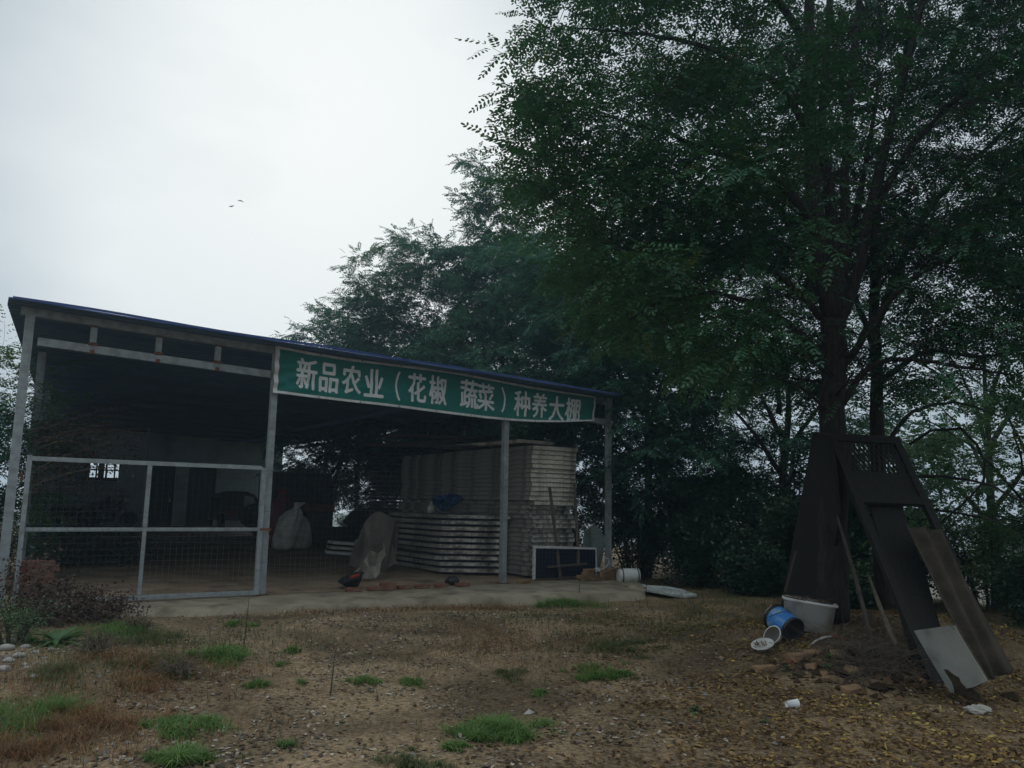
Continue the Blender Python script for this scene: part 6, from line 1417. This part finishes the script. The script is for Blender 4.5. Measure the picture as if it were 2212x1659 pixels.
# dry twigs tangled over the heap
r2 = random.Random(44); m = MB(); q0 = ground_hit(1880, 1440)
for k in range(900):
    px, py = r2.gauss(1885, 55), r2.gauss(1428, 26); g_ = ground_hit(px, min(max(py, 1375), 1490)); a = r2.random() * 6.28; L_ = r2.uniform(.08, .42); d = Vector((math.cos(a), math.sin(a), r2.uniform(-.1, .7))) * L_
    p0 = g_ + Vector((0, 0, r2.uniform(0, .07))); m.tube([p0, p0 + d * .5 + Vector((r2.gauss(0, .02), r2.gauss(0, .02), .02)), p0 + d + Vector((0, 0, -.04 * r2.random()))], [.0028, .0022, .001], 3, False)
o = m.build('dry_twigs', M_wood); tag(o, 'tangle of dry twigs and straw over the brick heap at the foot of the door', 'twigs', None, 'stuff')
# two birds
def bird(px, py, Y, span, tilt, bend, label):
    c = at_y(px, py, Y); root = thing('bird', c, label, 'bird', 'birds in the sky'); m = MB()
    m.tube([c + Vector((-.02, -.16, 0)), c + Vector((0, -.05, .01)), c + Vector((0, .08, 0)), c + Vector((0, .2, 0))], [.012, .05, .04, .006], 8); m.build('body', M_blackplastic, root, True)
    for sg in (1, -1):
        m = MB(); ca, sa = math.cos(tilt), math.sin(tilt); P_ = []
        for f in (0, .35, .7, 1.0):
            x = sg * span / 2 * f; z = bend[0 if sg < 0 else 1] * f * f * span; P_.append((c + Vector((x * ca - z * sa, 0, x * sa + z * ca)), .16 * (1 - f ** 2 * .85)))
        for (a_, wa), (b_, wb) in zip(P_[:-1], P_[1:]):
            dn = Vector((0, 0, .012)); y_ = Vector((0, 1, 0)); m.hexa([a_ - y_ * wa - dn, b_ - y_ * wb - dn, b_ + y_ * wb * .5 - dn, a_ + y_ * wa * .5 - dn, a_ - y_ * wa + dn, b_ - y_ * wb + dn, b_ + y_ * wb * .5 + dn, a_ + y_ * wa * .5 + dn])
        m.build('wing', M_blackplastic, root)
bird(521, 434, 70, .62, -.10, (-.02, -.22), 'larger soaring bird, upper right of the two in the sky'); bird(500, 446, 78, .52, .12, (.02, .16), 'smaller soaring bird, lower left of the two in the sky')

# bushy weeds in the rough strip on the left, bigger pale stones beside them
WD = [(250, 1372, .22, .34, 'yellowing bushy weed behind the rosette weed', 3), (300, 1366, .20, .26, 'green bushy weed below the apron corner', 1), (345, 1385, .18, .24, 'dull bushy weed left of the wide grass tuft', 1), (215, 1420, .22, .28, 'sprawling weed right of the pale stones', 2), (280, 1430, .24, .30, 'dry reddish weed in the middle of the rough strip', 2),
      (340, 1440, .20, .24, 'low bushy weed just left of the wide grass tuft', 1), (150, 1450, .22, .20, 'low spreading weed on the gravel', 1), (380, 1465, .18, .20, 'bluish green bushy weed at the end of the rough strip', 1), (310, 1485, .20, .18, 'low dry weed below the other wispy ones', 2), (60, 1560, .30, .30, 'tall yellow green weed at the lower left edge', 3), (150, 1575, .25, .22, 'reddish dry weed right of the tall yellow one', 4), (250, 1570, .25, .16, 'reddish dry weed in the middle of the lower left', 4), (40, 1640, .3, .2, 'dry weed in the lower left corner', 4)]
for k, (px, py, w, h_, lb_, ty_) in enumerate(WD):
    lf = {1: L_dullgrass, 2: L_dullgrass if k % 2 else L_drygrass, 3: L_grass, 4: L_drygrass}[ty_]
    lb_ = lb_.replace('bushy ', 'wispy ')
    if k in (1, 3, 7):
        q = ground_hit(px, py); shrub(200 + k, (q.x, q.y), w * .9, h_ * .8, 700, lf, lb_, name='wispy_weed', cat='weed', L=.03, stems=24, group='wispy weeds in the rough strip', asp=.3, holes=.45, wood=M_deadtwig)
    else:
        tuft(px, py, w * 4.6 * FPX / 9, h_ * .62, 760, lb_, lf, name='wispy_weed', cat='weed', group='wispy weeds in the rough strip', W=.004, lean=1.2, seed=200 + k)
for k, (px, py, s_) in enumerate([(30, 1388, .05), (55, 1400, .04), (14, 1405, .06), (40, 1420, .045), (75, 1412, .035), (20, 1430, .04), (95, 1425, .03), (8, 1450, .05), (60, 1445, .03), (110, 1405, .03)]):
    q = ground_hit(px, py); blob('pale_stone', q - Zv * .01, s_ * 1.3, s_, s_ * .7, M_stonepale, 'pale rounded stone lying in the loose row at the left edge', 'stone', 300 + k, rough=.5, sub=2)['group'] = 'pale stones at the left edge'
# ------------------------------------------------------------------ the misty air
mb = MB(); mb.box(Vector((0, 100, 2)), 420, 420, 50); hz = mb.build('haze', [])
HAZE = 0.0021
hm_ = bpy.data.materials.new('haze'); hm_.use_nodes = True; t = hm_.node_tree; t.nodes.clear()
ho = N(t, 'ShaderNodeOutputMaterial'); hv = N(t, 'ShaderNodeVolumePrincipled'); hv.inputs['Density'].default_value = HAZE; hv.inputs['Color'].default_value = (0.56, 0.80, 1.0, 1); hv.inputs['Anisotropy'].default_value = 0.5
t.links.new(hv.outputs[0], ho.inputs['Volume']); hz.data.materials.append(hm_); tag(hz, kind='stuff')
